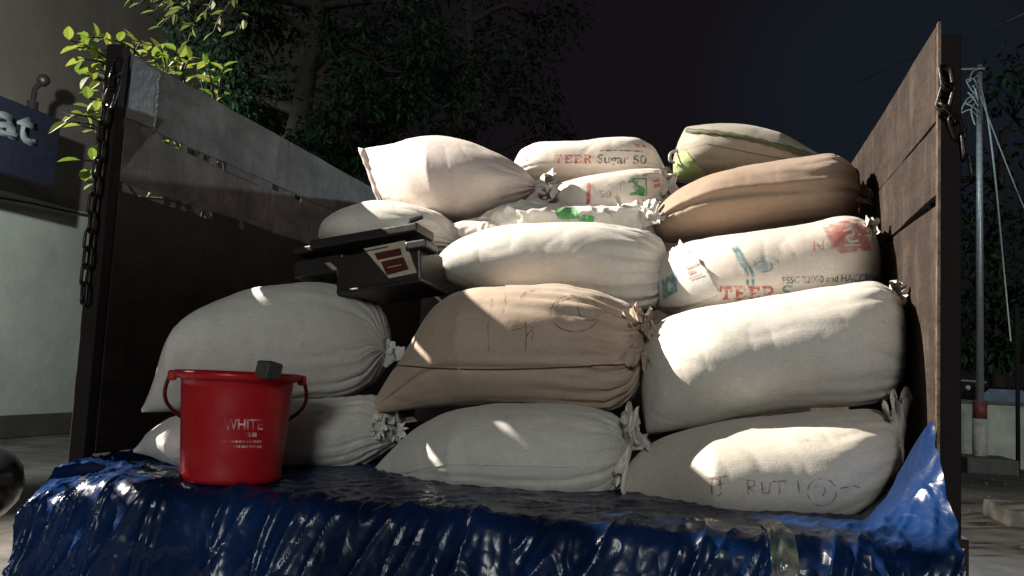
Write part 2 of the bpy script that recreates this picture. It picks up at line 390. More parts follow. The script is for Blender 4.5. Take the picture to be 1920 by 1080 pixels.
# right compound wall
yw = 17.6
zc = at(1860, 752, yw).z
cw = thing('compound_wall', 'low whitewashed compound wall with damp stains behind the pole at right', 'wall', (10, yw, 0))
bm = bmesh.new(); box(bm, (-2, yw, 0), (22, yw + .2, zc - .06)); obj('wall', bm, wall_mat('stained_whitewash', (.40, .43, .38), (.40, .43, .38), 50, .35), cw, loc=(10, yw, 0))
bm = bmesh.new(); box(bm, (-2.02, yw - .05, zc - .058), (22.02, yw + .25, zc)); obj('coping', bm, M['concrete'], cw)

# utility pole
pb = at(1842, 868, 16.6); pt = at(1832, 122, 16.6)
pole = thing('utility_pole', 'tall grey utility pole with red and white painted foot at right', 'pole', (pb.x, pb.y, 0))
zr1, zr0 = at(1842, 752, 16.6).z, at(1842, 785, 16.6).z
px_, py_ = (pb.x + pt.x) / 2, 16.6
bm = bmesh.new(); tube(bm, [(px_, py_, zr1), (px_, py_, 4), (px_, py_, pt.z)], [.066, .058, .048], 14); obj('shaft', bm, M['pole'], pole, True)
bm = bmesh.new(); tube(bm, [(px_, py_, zr0), (px_, py_, zr1 - .002)], .115, 16); obj('red_band', bm, M['redpaint'], pole, True)
bm = bmesh.new(); tube(bm, [(px_, py_, 0.1), (px_, py_, zr0 - .002)], .118, 16); obj('white_band', bm, M['whitepaint'], pole, True)
bm = bmesh.new(); tube(bm, [(px_ - .42, py_ - .1, pt.z - .1), (px_ + .06, py_ - .1, pt.z - .1)], .018, 8); obj('crossarm', bm, M['pole'], pole)
bm = bmesh.new()
for k_ in range(7):
    a0 = Vector((px_ - .05, py_ - .1, pt.z - .12 - .1 * k_)); q = rnd.uniform(.10, .30)
    tube(bm, spline([a0, a0 + Vector((-q * .6, -.05, -.1 * rnd.uniform(.2, 2))), a0 + Vector((-q, -.08, -.22 * rnd.random() - .1)), a0 + Vector((-q * .5, -.05, -.3 * rnd.random() - .15)), a0 + Vector((0, 0, -.35))], 18), .012, 5)
tag(obj('wire_bundle', bm, M['cable']), 'tangled loops of pale wire tied to the top of the pole', 'wires')
bm = bmesh.new(); tube(bm, spline([at(1836, 150, 16.5), at(1852, 220, 16), at(1866, 330, 15.6), at(1880, 480, 15.2), at(1895, 640, 15)], 24), .014, 5)
tag(obj('drop_wire', bm, M['cable']), 'thin wire sagging down to the right of the utility pole', 'wire')
bm = bmesh.new(); tube(bm, spline([at(1838, 180, 16.5), at(1880, 290, 16), at(1925, 400, 15.4), at(1990, 530, 15)], 20), .010, 5)
tag(obj('slack_wire', bm, M['cable']), 'faint thinner wire running off to the right edge', 'wire')
bm = bmesh.new(); tube(bm, spline([at(1560, 175, 30), at(1720, 105, 24), at(1860, 52, 18), at(1960, 5, 15)], 20), .012, 5)
tag(obj('overhead_wire', bm, M['cable']), 'overhead wire crossing the sky at the top right corner', 'wire')
bm = bmesh.new(); q0 = at(1909, 880, 16.2); tube(bm, [(q0.x, q0.y, 0), (q0.x, q0.y, at(1909, 570, 16.2).z)], .035, 10)
tag(obj('thin_post', bm, M['post'], smooth=True), 'thin grey post standing right of the utility pole', 'post')
bm = bmesh.new(); box(bm, (px_ - .36, 15.95, 0), (px_ + .42, 16.9, .26)); bevel(bm, .03)
tag(obj('concrete_block', bm, M['concrete']), 'dark concrete block at the foot of the pole', 'block')
sb = at(1930, 1000, 10.1)
bm = bmesh.new(); box(bm, (sb.x - .28, 9.75, .0), (sb.x + 1.2, 10.7, .17)); bevel(bm, .025)
for v in bm.verts: v.co += Vector((.04 * nz(v.co * 3), .06 * nz(v.co * 2.1 + Vector((4, 0, 0))), 0))
tag(obj('stone_slab', bm, M['slab']), 'flat dark stone slab lying on the dusty ground at right', 'slab')
bm = bmesh.new()
for k_ in range(240):
    x, y = rnd.uniform(1.6, 9), rnd.uniform(6, 17); r_ = rnd.uniform(.008, .035)
    mtx = Matrix.Translation((x, y, r_ * .6)) @ Matrix.Rotation(rnd.random() * 6, 4, Vector((rnd.random(), rnd.random(), 1))) @ Matrix.Diagonal((r_ * 1.4, r_, r_ * .7, 1))
    bmesh.ops.create_icosphere(bm, subdivisions=1, radius=1, matrix=mtx)
o = obj('pebbles', bm, M['slab']); o['kind'] = 'stuff'

# parked car beyond the wall
cx, cy = at(1895, 740, 20.5).x, 20.6
car = thing('parked_car', 'dark parked car behind the low wall with pale windows showing', 'car', (cx, cy, 0))
def loft(bm, secs, w0):
    pass
prof = [(-2.1, .35), (-2.1, .80), (-1.7, .98), (-1.15, 1.02), (-.55, 1.46), (.9, 1.50), (1.55, 1.08), (2.05, 1.0), (2.1, .35)]
bm = bmesh.new(); L_ = []
for sgn in (-1, 1):
    L_.append([bm.verts.new((cx + a, cy + sgn * (.85 if z < 1.1 else .68), z)) for a, z in prof])
n_ = len(prof)
for i in range(n_):
    bm.faces.new((L_[0][i], L_[0][(i + 1) % n_], L_[1][(i + 1) % n_], L_[1][i]))
bm.faces.new(list(reversed(L_[0]))); bm.faces.new(L_[1]); bmesh.ops.recalc_face_normals(bm, faces=bm.faces); bevel(bm, .05, 2); obj('body', bm, M['carpaint'], car, True)
for a0, a1 in ((-.85, .05), (.13, .95), ):
    bm = bmesh.new(); vs = [bm.verts.new((cx + a, cy - y, z)) for a, y, z in ((a0 - .12, .87, 1.08), (a1 + .1, .87, 1.08), (a1, .71, 1.42), (a0 + .28, .71, 1.42))]
    bm.faces.new(vs); r = bmesh.ops.extrude_face_region(bm, geom=list(bm.faces))
    for v in [g_ for g_ in r['geom'] if isinstance(g_, bmesh.types.BMVert)]: v.co.y += .01
    obj('window', bm, M['glass'], car)
for a in (-1.35, 1.35):
    for sgn in (-1, 1):
        bm = bmesh.new(); tube(bm, [(cx + a, cy + sgn * .87, .32), (cx + a, cy + sgn * .65, .32)], .32, 20); wh = obj('wheel', bm, M['rubber'], car)
        bm = bmesh.new(); tube(bm, [(cx + a, cy + sgn * .885, .32), (cx + a, cy + sgn * .868, .32)], .19, 16); obj('rim', bm, M['pole'], wh)
hl = at(1816, 727, 19.6)
c2 = thing('parked_motorcycle', 'dark parked motorcycle behind the low wall with its headlight glinting', 'motorcycle', (hl.x, 20, 0))
bm = bmesh.new(); bmesh.ops.create_uvsphere(bm, u_segments=16, v_segments=10, radius=.055); bmesh.ops.translate(bm, verts=bm.verts, vec=(hl.x, 19.65, hl.z)); hh = obj('headlight', bm, M['whitepaint'], c2, True)
bm = bmesh.new(); tube(bm, spline([(hl.x - .38, 19.8, hl.z + .12), (hl.x - .1, 19.85, hl.z + .14), (hl.x + .1, 19.85, hl.z + .14), (hl.x + .38, 19.8, hl.z + .12)], 8), .02, 8); obj('handlebar', bm, M['pole'], c2)
bm = bmesh.new(); tube(bm, spline([(hl.x, 19.8, .95), (hl.x, 20.2, .92), (hl.x, 20.6, .80), (hl.x, 21.2, .85)], 10), [.12] * 4 + [.16] * 3 + [.12] * 4, 12); obj('body', bm, M['carpaint'], c2, True)
for yy in (19.75, 21.0):
    bm = bmesh.new(); a_ = [(hl.x, yy + .29 * cos(t * pi / 12), .31 + .29 * sin(t * pi / 12)) for t in range(25)]; tube(bm, a_, .045, 8, False); obj('wheel', bm, M['rubber'], c2, True)
bm = bmesh.new(); tube(bm, [(hl.x - .07, 19.75, .31), (hl.x - .07, 19.85, 1.0)], .025); tube(bm, [(hl.x + .07, 19.75, .31), (hl.x + .07, 19.85, 1.0)], .025); obj('fork', bm, M['pole'], c2)
# motorbike at the very left edge
mb = at(-62, 945, 2.75)
b3 = thing('motor_scooter', 'black motor scooter tail with tiny glints at the left edge beside the tarp', 'scooter', (mb.x, mb.y, 0))
bm = bmesh.new(); tube(bm, spline([(mb.x - .5, mb.y + .5, .62), (mb.x - .25, mb.y + .3, .74), (mb.x - .02, mb.y + .1, .78), (mb.x + .10, mb.y, .74)], 12), [.13, .14, .15, .16, .16, .16, .15, .14, .13, .12, .10, .08, .05], 14); obj('tail_body', bm, M['carpaint'], b3, True)
bm = bmesh.new(); bmesh.ops.create_uvsphere(bm, u_segments=12, v_segments=8, radius=.030); bmesh.ops.translate(bm, verts=bm.verts, vec=(mb.x + .06, mb.y - .03, .80)); obj('tail_lamp', bm, mat('dark_lens', (.03, .004, .005), scale=8, rough=.15), b3, True)
bm = bmesh.new(); tube(bm, [(mb.x - .05, mb.y - .04 + .001, .84), (mb.x - .3, mb.y + .28, .87)], .012, 8); obj('grab_rail', bm, M['pole'], b3, True)
bm = bmesh.new(); a_ = [(mb.x - .15 + .16 * cos(t * pi / 12), mb.y + .2 - .16 * cos(t * pi / 12), .23 + .2 * sin(t * pi / 12)) for t in range(25)]; tube(bm, a_, .05, 8, False); obj('wheel', bm, M['rubber'], b3, True)

# ------------------------------------------------------------------ foliage
def broad_leaf(bm, p, d, up, L, W):
    d = d.normalized(); sd = d.cross(up).normalized(); nn = sd.cross(d).normalized(); cu = rnd.uniform(.05, .4)
    mid = [bm.verts.new(p + d * L * t - nn * L * cu * t * t) for t in (0, .2, .45, .7, .88, 1)]
    for sg in (-1, 1):
        ed = [bm.verts.new(p + d * L * t - nn * L * cu * t * t + sd * sg * W * .5 * h + nn * W * .16 * h) for t, h in ((.2, .72), (.45, 1), (.7, .78), (.88, .38))]
        q = [mid[0]] + ed + [mid[5]]
        for i in range(5):
            f = [mid[i], mid[i + 1], q[i + 1], q[i]]; f = list(dict.fromkeys(f))
            if sg > 0: f.reverse()
            bm.faces.new(f)
def leaf(bm, p, d, up, L, W, fold=.25):
    d = d.normalized(); sd = d.cross(up).normalized() * W / 2; nn = sd.cross(d).normalized()
    b_ = bm.verts.new(p); m1 = bm.verts.new(p + d * L * .45 - nn * W * fold * .2); tp = bm.verts.new(p + d * L - nn * L * .22)
    l1 = bm.verts.new(p + d * L * .42 + sd + nn * W * fold); r1 = bm.verts.new(p + d * L * .42 - sd + nn * W * fold)
    bm.faces.new((b_, m1, l1)); bm.faces.new((m1, tp, l1)); bm.faces.new((b_, r1, m1)); bm.faces.new((m1, r1, tp))
def rv(s_=1): return Vector((rnd.uniform(-1, 1), rnd.uniform(-1, 1), rnd.uniform(-1, 1))) * s_
def sprig(bml, bms, p0, p1, nl, L, W):
    pts = spline([p0, (p0 + p1) / 2 + Vector((0, 0, .05)), p1], 8); tube(bms, pts, [.008 - .0007 * i for i in range(9)], 5)
    d = (p1 - p0).normalized()
    for i in range(nl):
        t = .35 + .65 * (i / max(nl - 1, 1)); q = pts[min(8, int(t * 8))]
        a = i * 2.4; o1 = d.orthogonal().normalized(); o2 = d.cross(o1)
        dd = (o1 * cos(a) + o2 * sin(a)) * .9 + d * (.25 + .6 * t) + Vector((0, 0, -.15)) + rv(.15)
        broad_leaf(bml, q, dd, Vector((0, 0, 1)) + rv(.35), L * rnd.uniform(.7, 1.15), W * rnd.uniform(.8, 1.15))
# shrub beyond the left side board
shr = thing('leafy_shrub', 'lamp-lit yellow green shrub growing up behind the left side board, with unseen added shading sprigs', 'shrub', (-2.45, 4.3, 0))
bl, bs = bmesh.new(), bmesh.new()
tips = [((-2.35, 2.85), (130, 75)), ((-2.4, 2.95), (145, 90)), ((-2.4, 2.9), (200, 70)), ((-2.4, 3.0), (185, 130)), ((-2.4, 2.95), (150, 140)), ((-2.4, 2.95), (190, 170)), ((-2.4, 2.95), (150, 235)), ((-2.5, 3.3), (275, 95)), ((-2.5, 3.4), (310, 125)), ((-2.5, 3.5), (370, 130)), ((-2.5, 3.6), (400, 150)), ((-2.35, 2.85), (165, 70)), ((-2.35, 2.85), (190, 95)), ((-2.3, 2.8), (150, 110)), ((-2.35, 2.85), (175, 150)), ((-2.35, 2.85), (165, 185)), ((-2.35, 2.85), (140, 215)), ((-2.3, 2.8), (125, 228)),
        ((-2.3, 2.8), (150, 300)), ((-2.3, 2.8), (160, 340)), ((-2.4, 2.9), (175, 205)), ((-2.4, 3.1), (265, 80)), ((-2.4, 3.2), (300, 85)), ((-2.4, 3.2), (330, 95)), ((-2.4, 3.3), (355, 110)), ((-2.5, 3.4), (385, 120)), ((-2.4, 3.3), (290, 110)),
        ((-2.5, 3.4), (345, 130)), ((-2.5, 3.5), (420, 125)), ((-2.4, 3.2), (315, 110)), ((-2.4, 3.0), (250, 75)), ((-2.35, 2.9), (200, 290)), ((-2.4, 3.2), (300, 250)), ((-2.4, 3.3), (330, 270)), ((-2.4, 3.4), (400, 300)), ((-2.4, 3.5), (440, 330)), ((-2.35, 3.0), (290, 240))]
for (bx, by), (tx, ty) in tips:
    t_ = at(tx, ty, by)
    p0 = Vector((t_.x - rnd.uniform(.02, .12), by + rnd.uniform(.05, .25), t_.z - rnd.uniform(.12, .28)))
    if tx < 230: p0 = t_ + Vector((rnd.uniform(.05, .12), rnd.uniform(.1, .3), -rnd.uniform(.05, .15)))
    sprig(bl, bs, p0, t_, rnd.randint(4, 7), .076, .038)
    if tips.index(((bx, by), (tx, ty))) % 3 == 0: tube(bs, spline([(-2.45 + rnd.uniform(-.1, .1), 4.3 + rnd.uniform(-.1, .1), .0), (-2.4, 4.1, 1.2), (p0 + Vector((-2.4, 4.1, 1.9))) / 2, p0], 12), [.014 - .0008 * i for i in range(13)], 5)
for _ in range(75):  # unseen sprigs added to shade the bucket and tarp from the street lamp
    t_ = Vector((rnd.uniform(-2.75, -2.35), rnd.uniform(1.70, 2.16), rnd.uniform(2.02, 2.75)))
    sprig(bl, bs, t_ + Vector((-.05, .22, -.12)), t_, 6, .105, .05)
for y_ in (1.9, 2.15, 2.4): tube(bs, spline([(-3.1, 1.9, .0), (-3.0, 1.9, 1.0), (-2.75, y_ - .05, 1.8), (-2.55, y_, 2.3)], 10), .008, 5)  # stems carrying the added shading sprigs, also out of view
obj('foliage', bl, M['leaf_shrub'], shr); obj('stem', bs, M['bark'], shr)
# overhanging lit branch at the top left
hb = thing('overhanging_branch', 'thin leafy branch hanging into the top of the picture above the shrub', 'branch', at(380, -160, 5.5))
bl, bs = bmesh.new(), bmesh.new()
tube(bs, spline([at(470, -260, 5.9), at(400, -120, 5.6), at(345, -30, 5.3), at(290, 5, 5.2)], 14), [.03 - .0017 * i for i in range(15)], 6)
for tx, ty in ((290, 20), (262, 6), (312, 35), (335, 20), (360, 45), (385, 25), (400, 60), (352, 78), (330, 5), (420, 20), (300, 50), (440, 60), (250, -5)):
    t_ = at(tx, ty, rnd.uniform(5.0, 5.8)); sprig(bl, bs, t_ + Vector((.1 * rnd.uniform(-1, 1), .2, .2)), t_, 4, .10, .042)
obj('foliage', bl, leaf_mat('olive_leaf', (.035, .055, .015), (.08, .10, .025), .35), hb); obj('limb', bs, M['bark'], hb)

def tree(base, trunk_pts, rad, blobs, nl, L, label, matl):
    tr = thing('dark_tree', label, 'tree', base, 'trees behind the truck')
    bm = bmesh.new(); pts = spline(trunk_pts, 20); tube(bm, pts, [rad * (1 - .03 * i) for i in range(21)], 12)
    bl = bmesh.new()
    for (c_, r_) in blobs:
        c_ = Vector(c_)
        st = min(pts, key=lambda q: (q - c_).length + (0 if q.z < c_.z else 2))
        tube(bm, spline([st, (st + c_) / 2 + rv(.25), c_], 8), [rad * .45 * (1 - .1 * i) for i in range(9)], 6)
        subs = [c_ + rv(r_ * .75) for _ in range(9)]
        for sc in subs:
            tube(bm, spline([c_, (c_ + sc) / 2 + rv(.1), sc], 4), [.03, .025, .02, .014, .008], 4)
            for _ in range(nl // 9):
                d = rv(); d = d.normalized() if d.length > .01 else Vector((0, 0, 1))
                p_ = sc + d * r_ * .40 * rnd.random() ** .6
                leaf(bl, p_, d + Vector((0, 0, -.4)) + rv(.6), Vector((0, 0, 1)) + rv(.8), L * rnd.uniform(.45, 1.15), L * .45 * rnd.uniform(.8, 1.2))
    for v in bm.verts: v.co += Vector((nz(v.co * 3), nz(v.co * 3 + Vector((9, 0, 0))), 0)) * .03
    obj('trunk', bm, M['bark'], tr, True); obj('crown', bl, matl, tr)
bY = 10.0
blobs = [(at(x, y, bY + dy), r_) for x, y, dy, r_ in ((430, 130, 0, .75), (330, 30, .5, .8), (480, 40, -.3, .8), (620, 60, .8, .9), (640, 215, -.6, .65), (700, 110, 0, .9), (455, 200, .3, .6), (760, 230, .6, .8), (560, -80, 0, 1.1), (760, 0, .4, 1.0), (350, -90, .3, 1.0), (600, 285, -.3, .5), (850, 140, 1.2, .9), (520, 250, .9, .6))]
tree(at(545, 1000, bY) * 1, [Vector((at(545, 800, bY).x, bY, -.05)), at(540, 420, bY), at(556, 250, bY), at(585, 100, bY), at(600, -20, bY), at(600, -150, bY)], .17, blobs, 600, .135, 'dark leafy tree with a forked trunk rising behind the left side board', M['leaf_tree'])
bY = 13.5
blobs = [(at(x, y, bY + dy), r_) for x, y, dy, r_ in ((830, 60, 0, 1.2), (930, 170, .5, 1.0), (760, 180, 0, 1.0), (880, 260, 0, .9), (1000, 40, .5, 1.1), (700, 290, .5, .9), (820, -80, 0, 1.2), (1010, 250, .8, .8))]
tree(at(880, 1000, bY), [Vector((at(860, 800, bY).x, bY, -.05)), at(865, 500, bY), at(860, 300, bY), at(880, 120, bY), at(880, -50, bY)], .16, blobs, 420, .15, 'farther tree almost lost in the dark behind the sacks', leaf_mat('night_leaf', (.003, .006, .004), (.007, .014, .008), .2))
bY = 26
blobs = [(at(x, y, bY + dy), r_) for x, y, dy, r_ in ((1840, 330, 0, 2.0), (1900, 220, .5, 2.0), (1930, 420, 0, 1.8), (1860, 520, 0, 1.6), (1780, 480, 0, 1.6), (1960, 560, 1, 1.6), (1900, 620, 0, 1.3), (1810, 620, 0, 1.2))]
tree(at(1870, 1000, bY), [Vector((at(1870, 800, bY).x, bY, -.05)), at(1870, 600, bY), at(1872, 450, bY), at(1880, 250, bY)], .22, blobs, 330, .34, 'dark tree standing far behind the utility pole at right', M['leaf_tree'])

# ------------------------------------------------------------------ the truck
XL, XR, YF, YB, ZF = -1.656, .461, 2.08, 4.75, 1.005
truck = thing('cargo_truck', 'open truck bed with dark wooden side boards and its tailgate lowered', 'truck', (-.6, 3.4, 0))
def plank(bm, x0, x1, ya, yb, zlo, zhi, n=44, seed=0):
    """board with slightly ragged long edges; zlo/zhi are functions of y"""
    rows = []
    for i in range(n + 1):
        y = ya + (yb - ya) * i / n
        j0 = .003 * nz(Vector((y * 7, seed, 0))) + .002 * nz(Vector((y * 31, seed, 3))); j1 = .004 * nz(Vector((y * 7, seed, 9))) + .002 * nz(Vector((y * 31, seed, 13)))
        bo = .006 * nz(Vector((y * 1.3, seed, 5)))
        a, b_ = zlo(y) + j0, zhi(y) + j1
        rows.append([bm.verts.new((x + bo, y, z)) for x, z in ((x0, a), (x1, a), (x1, b_), (x0, b_))])
    for i in range(n):
        for k_ in range(4):
            bm.faces.new((rows[i][k_], rows[i][(k_ + 1) % 4], rows[i + 1][(k_ + 1) % 4], rows[i + 1][k_]))
    bm.faces.new(rows[0]); bm.faces.new(list(reversed(rows[-1]))); bmesh.ops.recalc_face_normals(bm, faces=bm.faces)
def const(z): return lambda y: z
tl_ = .012
bm = bmesh.new(); plank(bm, XL - tl_, XL, YF + .045, YB, const(1.962), const(2.152), seed=1)
lb1 = obj('side_board', bm, M['board_grey'], truck); lb1['label'] = 'weathered grey top board of the left side'
bm = bmesh.new(); plank(bm, XL - tl_, XL - .002, YF + .045, YB, const(1.780), const(1.940), seed=2)
for y0_, y1_ in ((2.1, 2.20), (2.26, 2.30), (2.34, 2.355), (2.40, 2.43), (2.50, 2.52), (2.56, 2.60), (2.66, 2.98), (3.1, 3.16), (3.22, 4.6)):
    box(bm, (XL - tl_ + .004, y0_, 1.934), (XL - .003, y1_, 1.964))
lb2 = obj('side_board', bm, M['board_mid'], truck)
bm = bmesh.new(); plank(bm, XL - tl_, XL - .001, YF + .045, YB, const(1.02), const(1.754), seed=3)
for y0_, y1_ in ((2.1, 2.14), (2.34, 2.36), (2.40, 2.42), (2.46, 2.475), (2.60, 2.77), (2.80, 4.7)):
    box(bm, (XL - tl_ + .004, y0_, 1.748), (XL - .003, y1_, 1.784))
lb3 = obj('side_board', bm, M['board_dark'], truck)
bm = bmesh.new(); plank(bm, XR, XR + tl_, YF + .012, YB, const(1.905), const(2.125), seed=4); obj('side_board', bm, M['board_rust'], truck)
bm = bmesh.new(); plank(bm, XR + .001, XR + tl_, YF + .012, YB, lambda y: 1.728 + .012 * max(0, 1 - (y - 2.08) / .55), const(1.899), seed=5); obj('side_board', bm, M['board_rust'], truck)
bm = bmesh.new(); plank(bm, XR + .002, XR + tl_, YF + .012, YB, const(1.02), lambda y: 1.722 - .008 * max(0, 1 - (y - 2.08) / .55), seed=6); obj('side_board', bm, M['board_rust'], truck)
# back faces of the wedge gap stay dark: outer rail behind the right boards
bm = bmesh.new(); box(bm, (XR + tl_ + .003, YF + .3, 1.69), (XR + tl_ + .03, YB, 1.78)); obj('side_rail', bm, M['post'], truck)
for xx, nm in ((XL - .055, 'l'), (XR + .002, 'r')):
    bm = bmesh.new()
    if nm == 'l': box(bm, (XL - .050, YF, .92), (XL - .001, YF + .04, 2.166))
    else: box(bm, (XR + .004, YF - .004, .72), (XR + .050, YF + .010, 2.10)); 
    bevel(bm, .004); obj('corner_post', bm, M['post'], truck)
bm = bmesh.new(); plank(bm, XR - .001, XR + .005, YF - .006, YF + .011, const(1.02), const(2.13), 2, 8); obj('edge_strip', bm, M['edge'], truck)
for yy in (2.95, 3.9):
    for x0_, x1_ in ((XL - tl_ - .045, XL - tl_ - .002), (XR + tl_ + .032, XR + tl_ + .07)):
        bm = bmesh.new(); box(bm, (x0_, yy, .9), (x1_, yy + .05, 2.05)); bevel(bm, .004); obj('stake', bm, M['post'], truck)
# plate patched on the left top board
bm = bmesh.new(); box(bm, (XL + .001, YF + .045, 1.965), (XL + .004, YF + .17, 2.140)); pl = obj('patch_plate', bm, M['plate'], truck); pl['label'] = 'blue grey steel plate patched on the board'
bm = bmesh.new()
for k_ in range(34):
    z = 1.97 + .165 * k_ / 34 + rnd.uniform(-.002, .002); y = YF + .166 + rnd.uniform(-.006, .006); a = rnd.uniform(.0015, .004)
    bmesh.ops.create_icosphere(bm, subdivisions=1, radius=a, matrix=Matrix.Translation((XL + .005, y, z)) @ Matrix.Diagonal((.6, 1, 1.4, 1)))
obj('weld_seam', bm, M['flake'], pl)
bm = bmesh.new(); box(bm, (XL - .0, YF - .02, .92), (XR + .06, YB, ZF - .010)); obj('bed_floor', bm, M['board_dark'], truck)
bm = bmesh.new(); box(bm, (XL + .16, 1.86, .93), (XR - .05, YF - .024, ZF - .012)); bevel(bm, .008); obj('tailgate', bm, M['board_dark'], truck)
bm = bmesh.new(); box(bm, (XL - .05, YB + .002, .92), (XR + .06, YB + .05, 2.20)); obj('headboard', bm, M['board_dark'], truck)
bm = bmesh.new(); box(bm, (-1.1, 2.2, .62), (-.98, 7.0, .915)); box(bm, (-.22, 2.2, .62), (-.1, 7.0, .915)); obj('chassis', bm, M['post'], truck)
for xx in (-1.45, .22):
    bm = bmesh.new(); tube(bm, [(xx - .13, 3.7, .42), (xx - .10, 3.7, .42), (xx + .10, 3.7, .42), (xx + .13, 3.7, .42)], [.36, .42, .42, .36], 32); wh = obj('wheel', bm, M['rubber'], truck, True)
    bm = bmesh.new(); tube(bm, [(xx - .135, 3.7, .42), (xx + .135, 3.7, .42)], .22, 20); obj('rim', bm, M['edge'], wh)

# chains: one link mesh, copied
def link_mesh():
    bm = bmesh.new(); n1, n2 = 28, 8; Lh, Rr, rr = .0165, .0135, .0046; g = []
    for i in range(n1):
        a = 2 * pi * i / n1; cz = Lh if sin(a) >= 0 else -Lh
        c_ = Vector((Rr * cos(a), 0, cz + Rr * sin(a))); o1 = Vector((cos(a), 0, sin(a)))
        g.append([bm.verts.new(c_ + o1 * rr * cos(2 * pi * k_ / n2) + Vector((0, rr * sin(2 * pi * k_ / n2), 0))) for k_ in range(n2)])
    for i in range(n1):
        for k_ in range(n2):
            bm.faces.new((g[i][k_], g[i][(k_ + 1) % n2], g[(i + 1) % n1][(k_ + 1) % n2], g[(i + 1) % n1][k_]))
    me = bpy.data.meshes.new('link'); bm.to_mesh(me); bm.free(); me.materials.append(M['chain'])
    for p_ in me.polygons: p_.use_smooth = True
    return me
LM = link_mesh()
def chain(pts, label, step=.0475):
    pts = spline(pts, 200); ch = thing('chain', label, 'chain', pts[0], 'tailgate chains')
    acc = 0; k_ = 0; last = pts[0]; src = None
    for p_, q_ in zip(pts, pts[1:]):
        acc += (q_ - p_).length
        if acc >= step:
            acc = 0; d = (q_ - last).normalized(); mid = (q_ + last) / 2
            if src is None:
                o = bpy.data.objects.new('link', LM); src = o
            else: o = src.copy()
            COL.objects.link(o); o.parent = ch; o.matrix_parent_inverse = Matrix.Identity(4)
            o.rotation_mode = 'QUATERNION'
            tw = Matrix.Rotation(R(20 + rnd.uniform(-12, 12)) + (pi / 2 if k_ % 2 else 0), 3, 'Z').to_quaternion()
            o.rotation_quaternion = d.to_track_quat('Z', 'Y') @ tw; o.location = mid - pts[0]
            last = q_; k_ += 1
    return ch
yc = YF - .02
chain([at(222, 112, yc + .02), at(212, 165, yc), at(196, 220, yc), at(188, 290, yc), at(177, 370, yc), at(168, 450, yc), at(158, 545, yc), at(157, 588, yc)], 'long heavy chain hanging down beside the left corner post', .0475)
chain([at(1772, 128, YF - .03), at(1778, 175, YF - .035), at(1767, 205, YF - .03), at(1790, 225, YF - .01), at(1802, 265, YF), at(1806, 310, YF), at(1814, 350, YF)], 'short dark chain dangling from the right corner post', .044)

# ------------------------------------------------------------------ sacks
def interp(pts):
    n_ = len(pts); xs_ = [p_[0] for p_ in pts]; ys_ = [p_[1] for p_ in pts]
    sl = []
    for i in range(n_):
        if i == 0: sl.append((ys_[1] - ys_[0]) / (xs_[1] - xs_[0]))
        elif i == n_ - 1: sl.append((ys_[-1] - ys_[-2]) / (xs_[-1] - xs_[-2]))
        else:
            a = (ys_[i] - ys_[i - 1]) / (xs_[i] - xs_[i - 1]); b_ = (ys_[i + 1] - ys_[i]) / (xs_[i + 1] - xs_[i])
            sl.append(0 if a * b_ < 0 else (2 * a * b_ / (a + b_) if a * b_ > 0 else 0))
    def f(x):
        x = min(max(x, xs_[0]), xs_[-1]); i = 0
        while i < n_ - 2 and x > xs_[i + 1]: i += 1
        h = xs_[i + 1] - xs_[i]; t = (x - xs_[i]) / h
        return (2 * t ** 3 - 3 * t * t + 1) * ys_[i] + (t ** 3 - 2 * t * t + t) * h * sl[i] + (-2 * t ** 3 + 3 * t * t) * ys_[i + 1] + (t ** 3 - t * t) * h * sl[i + 1]
    return f
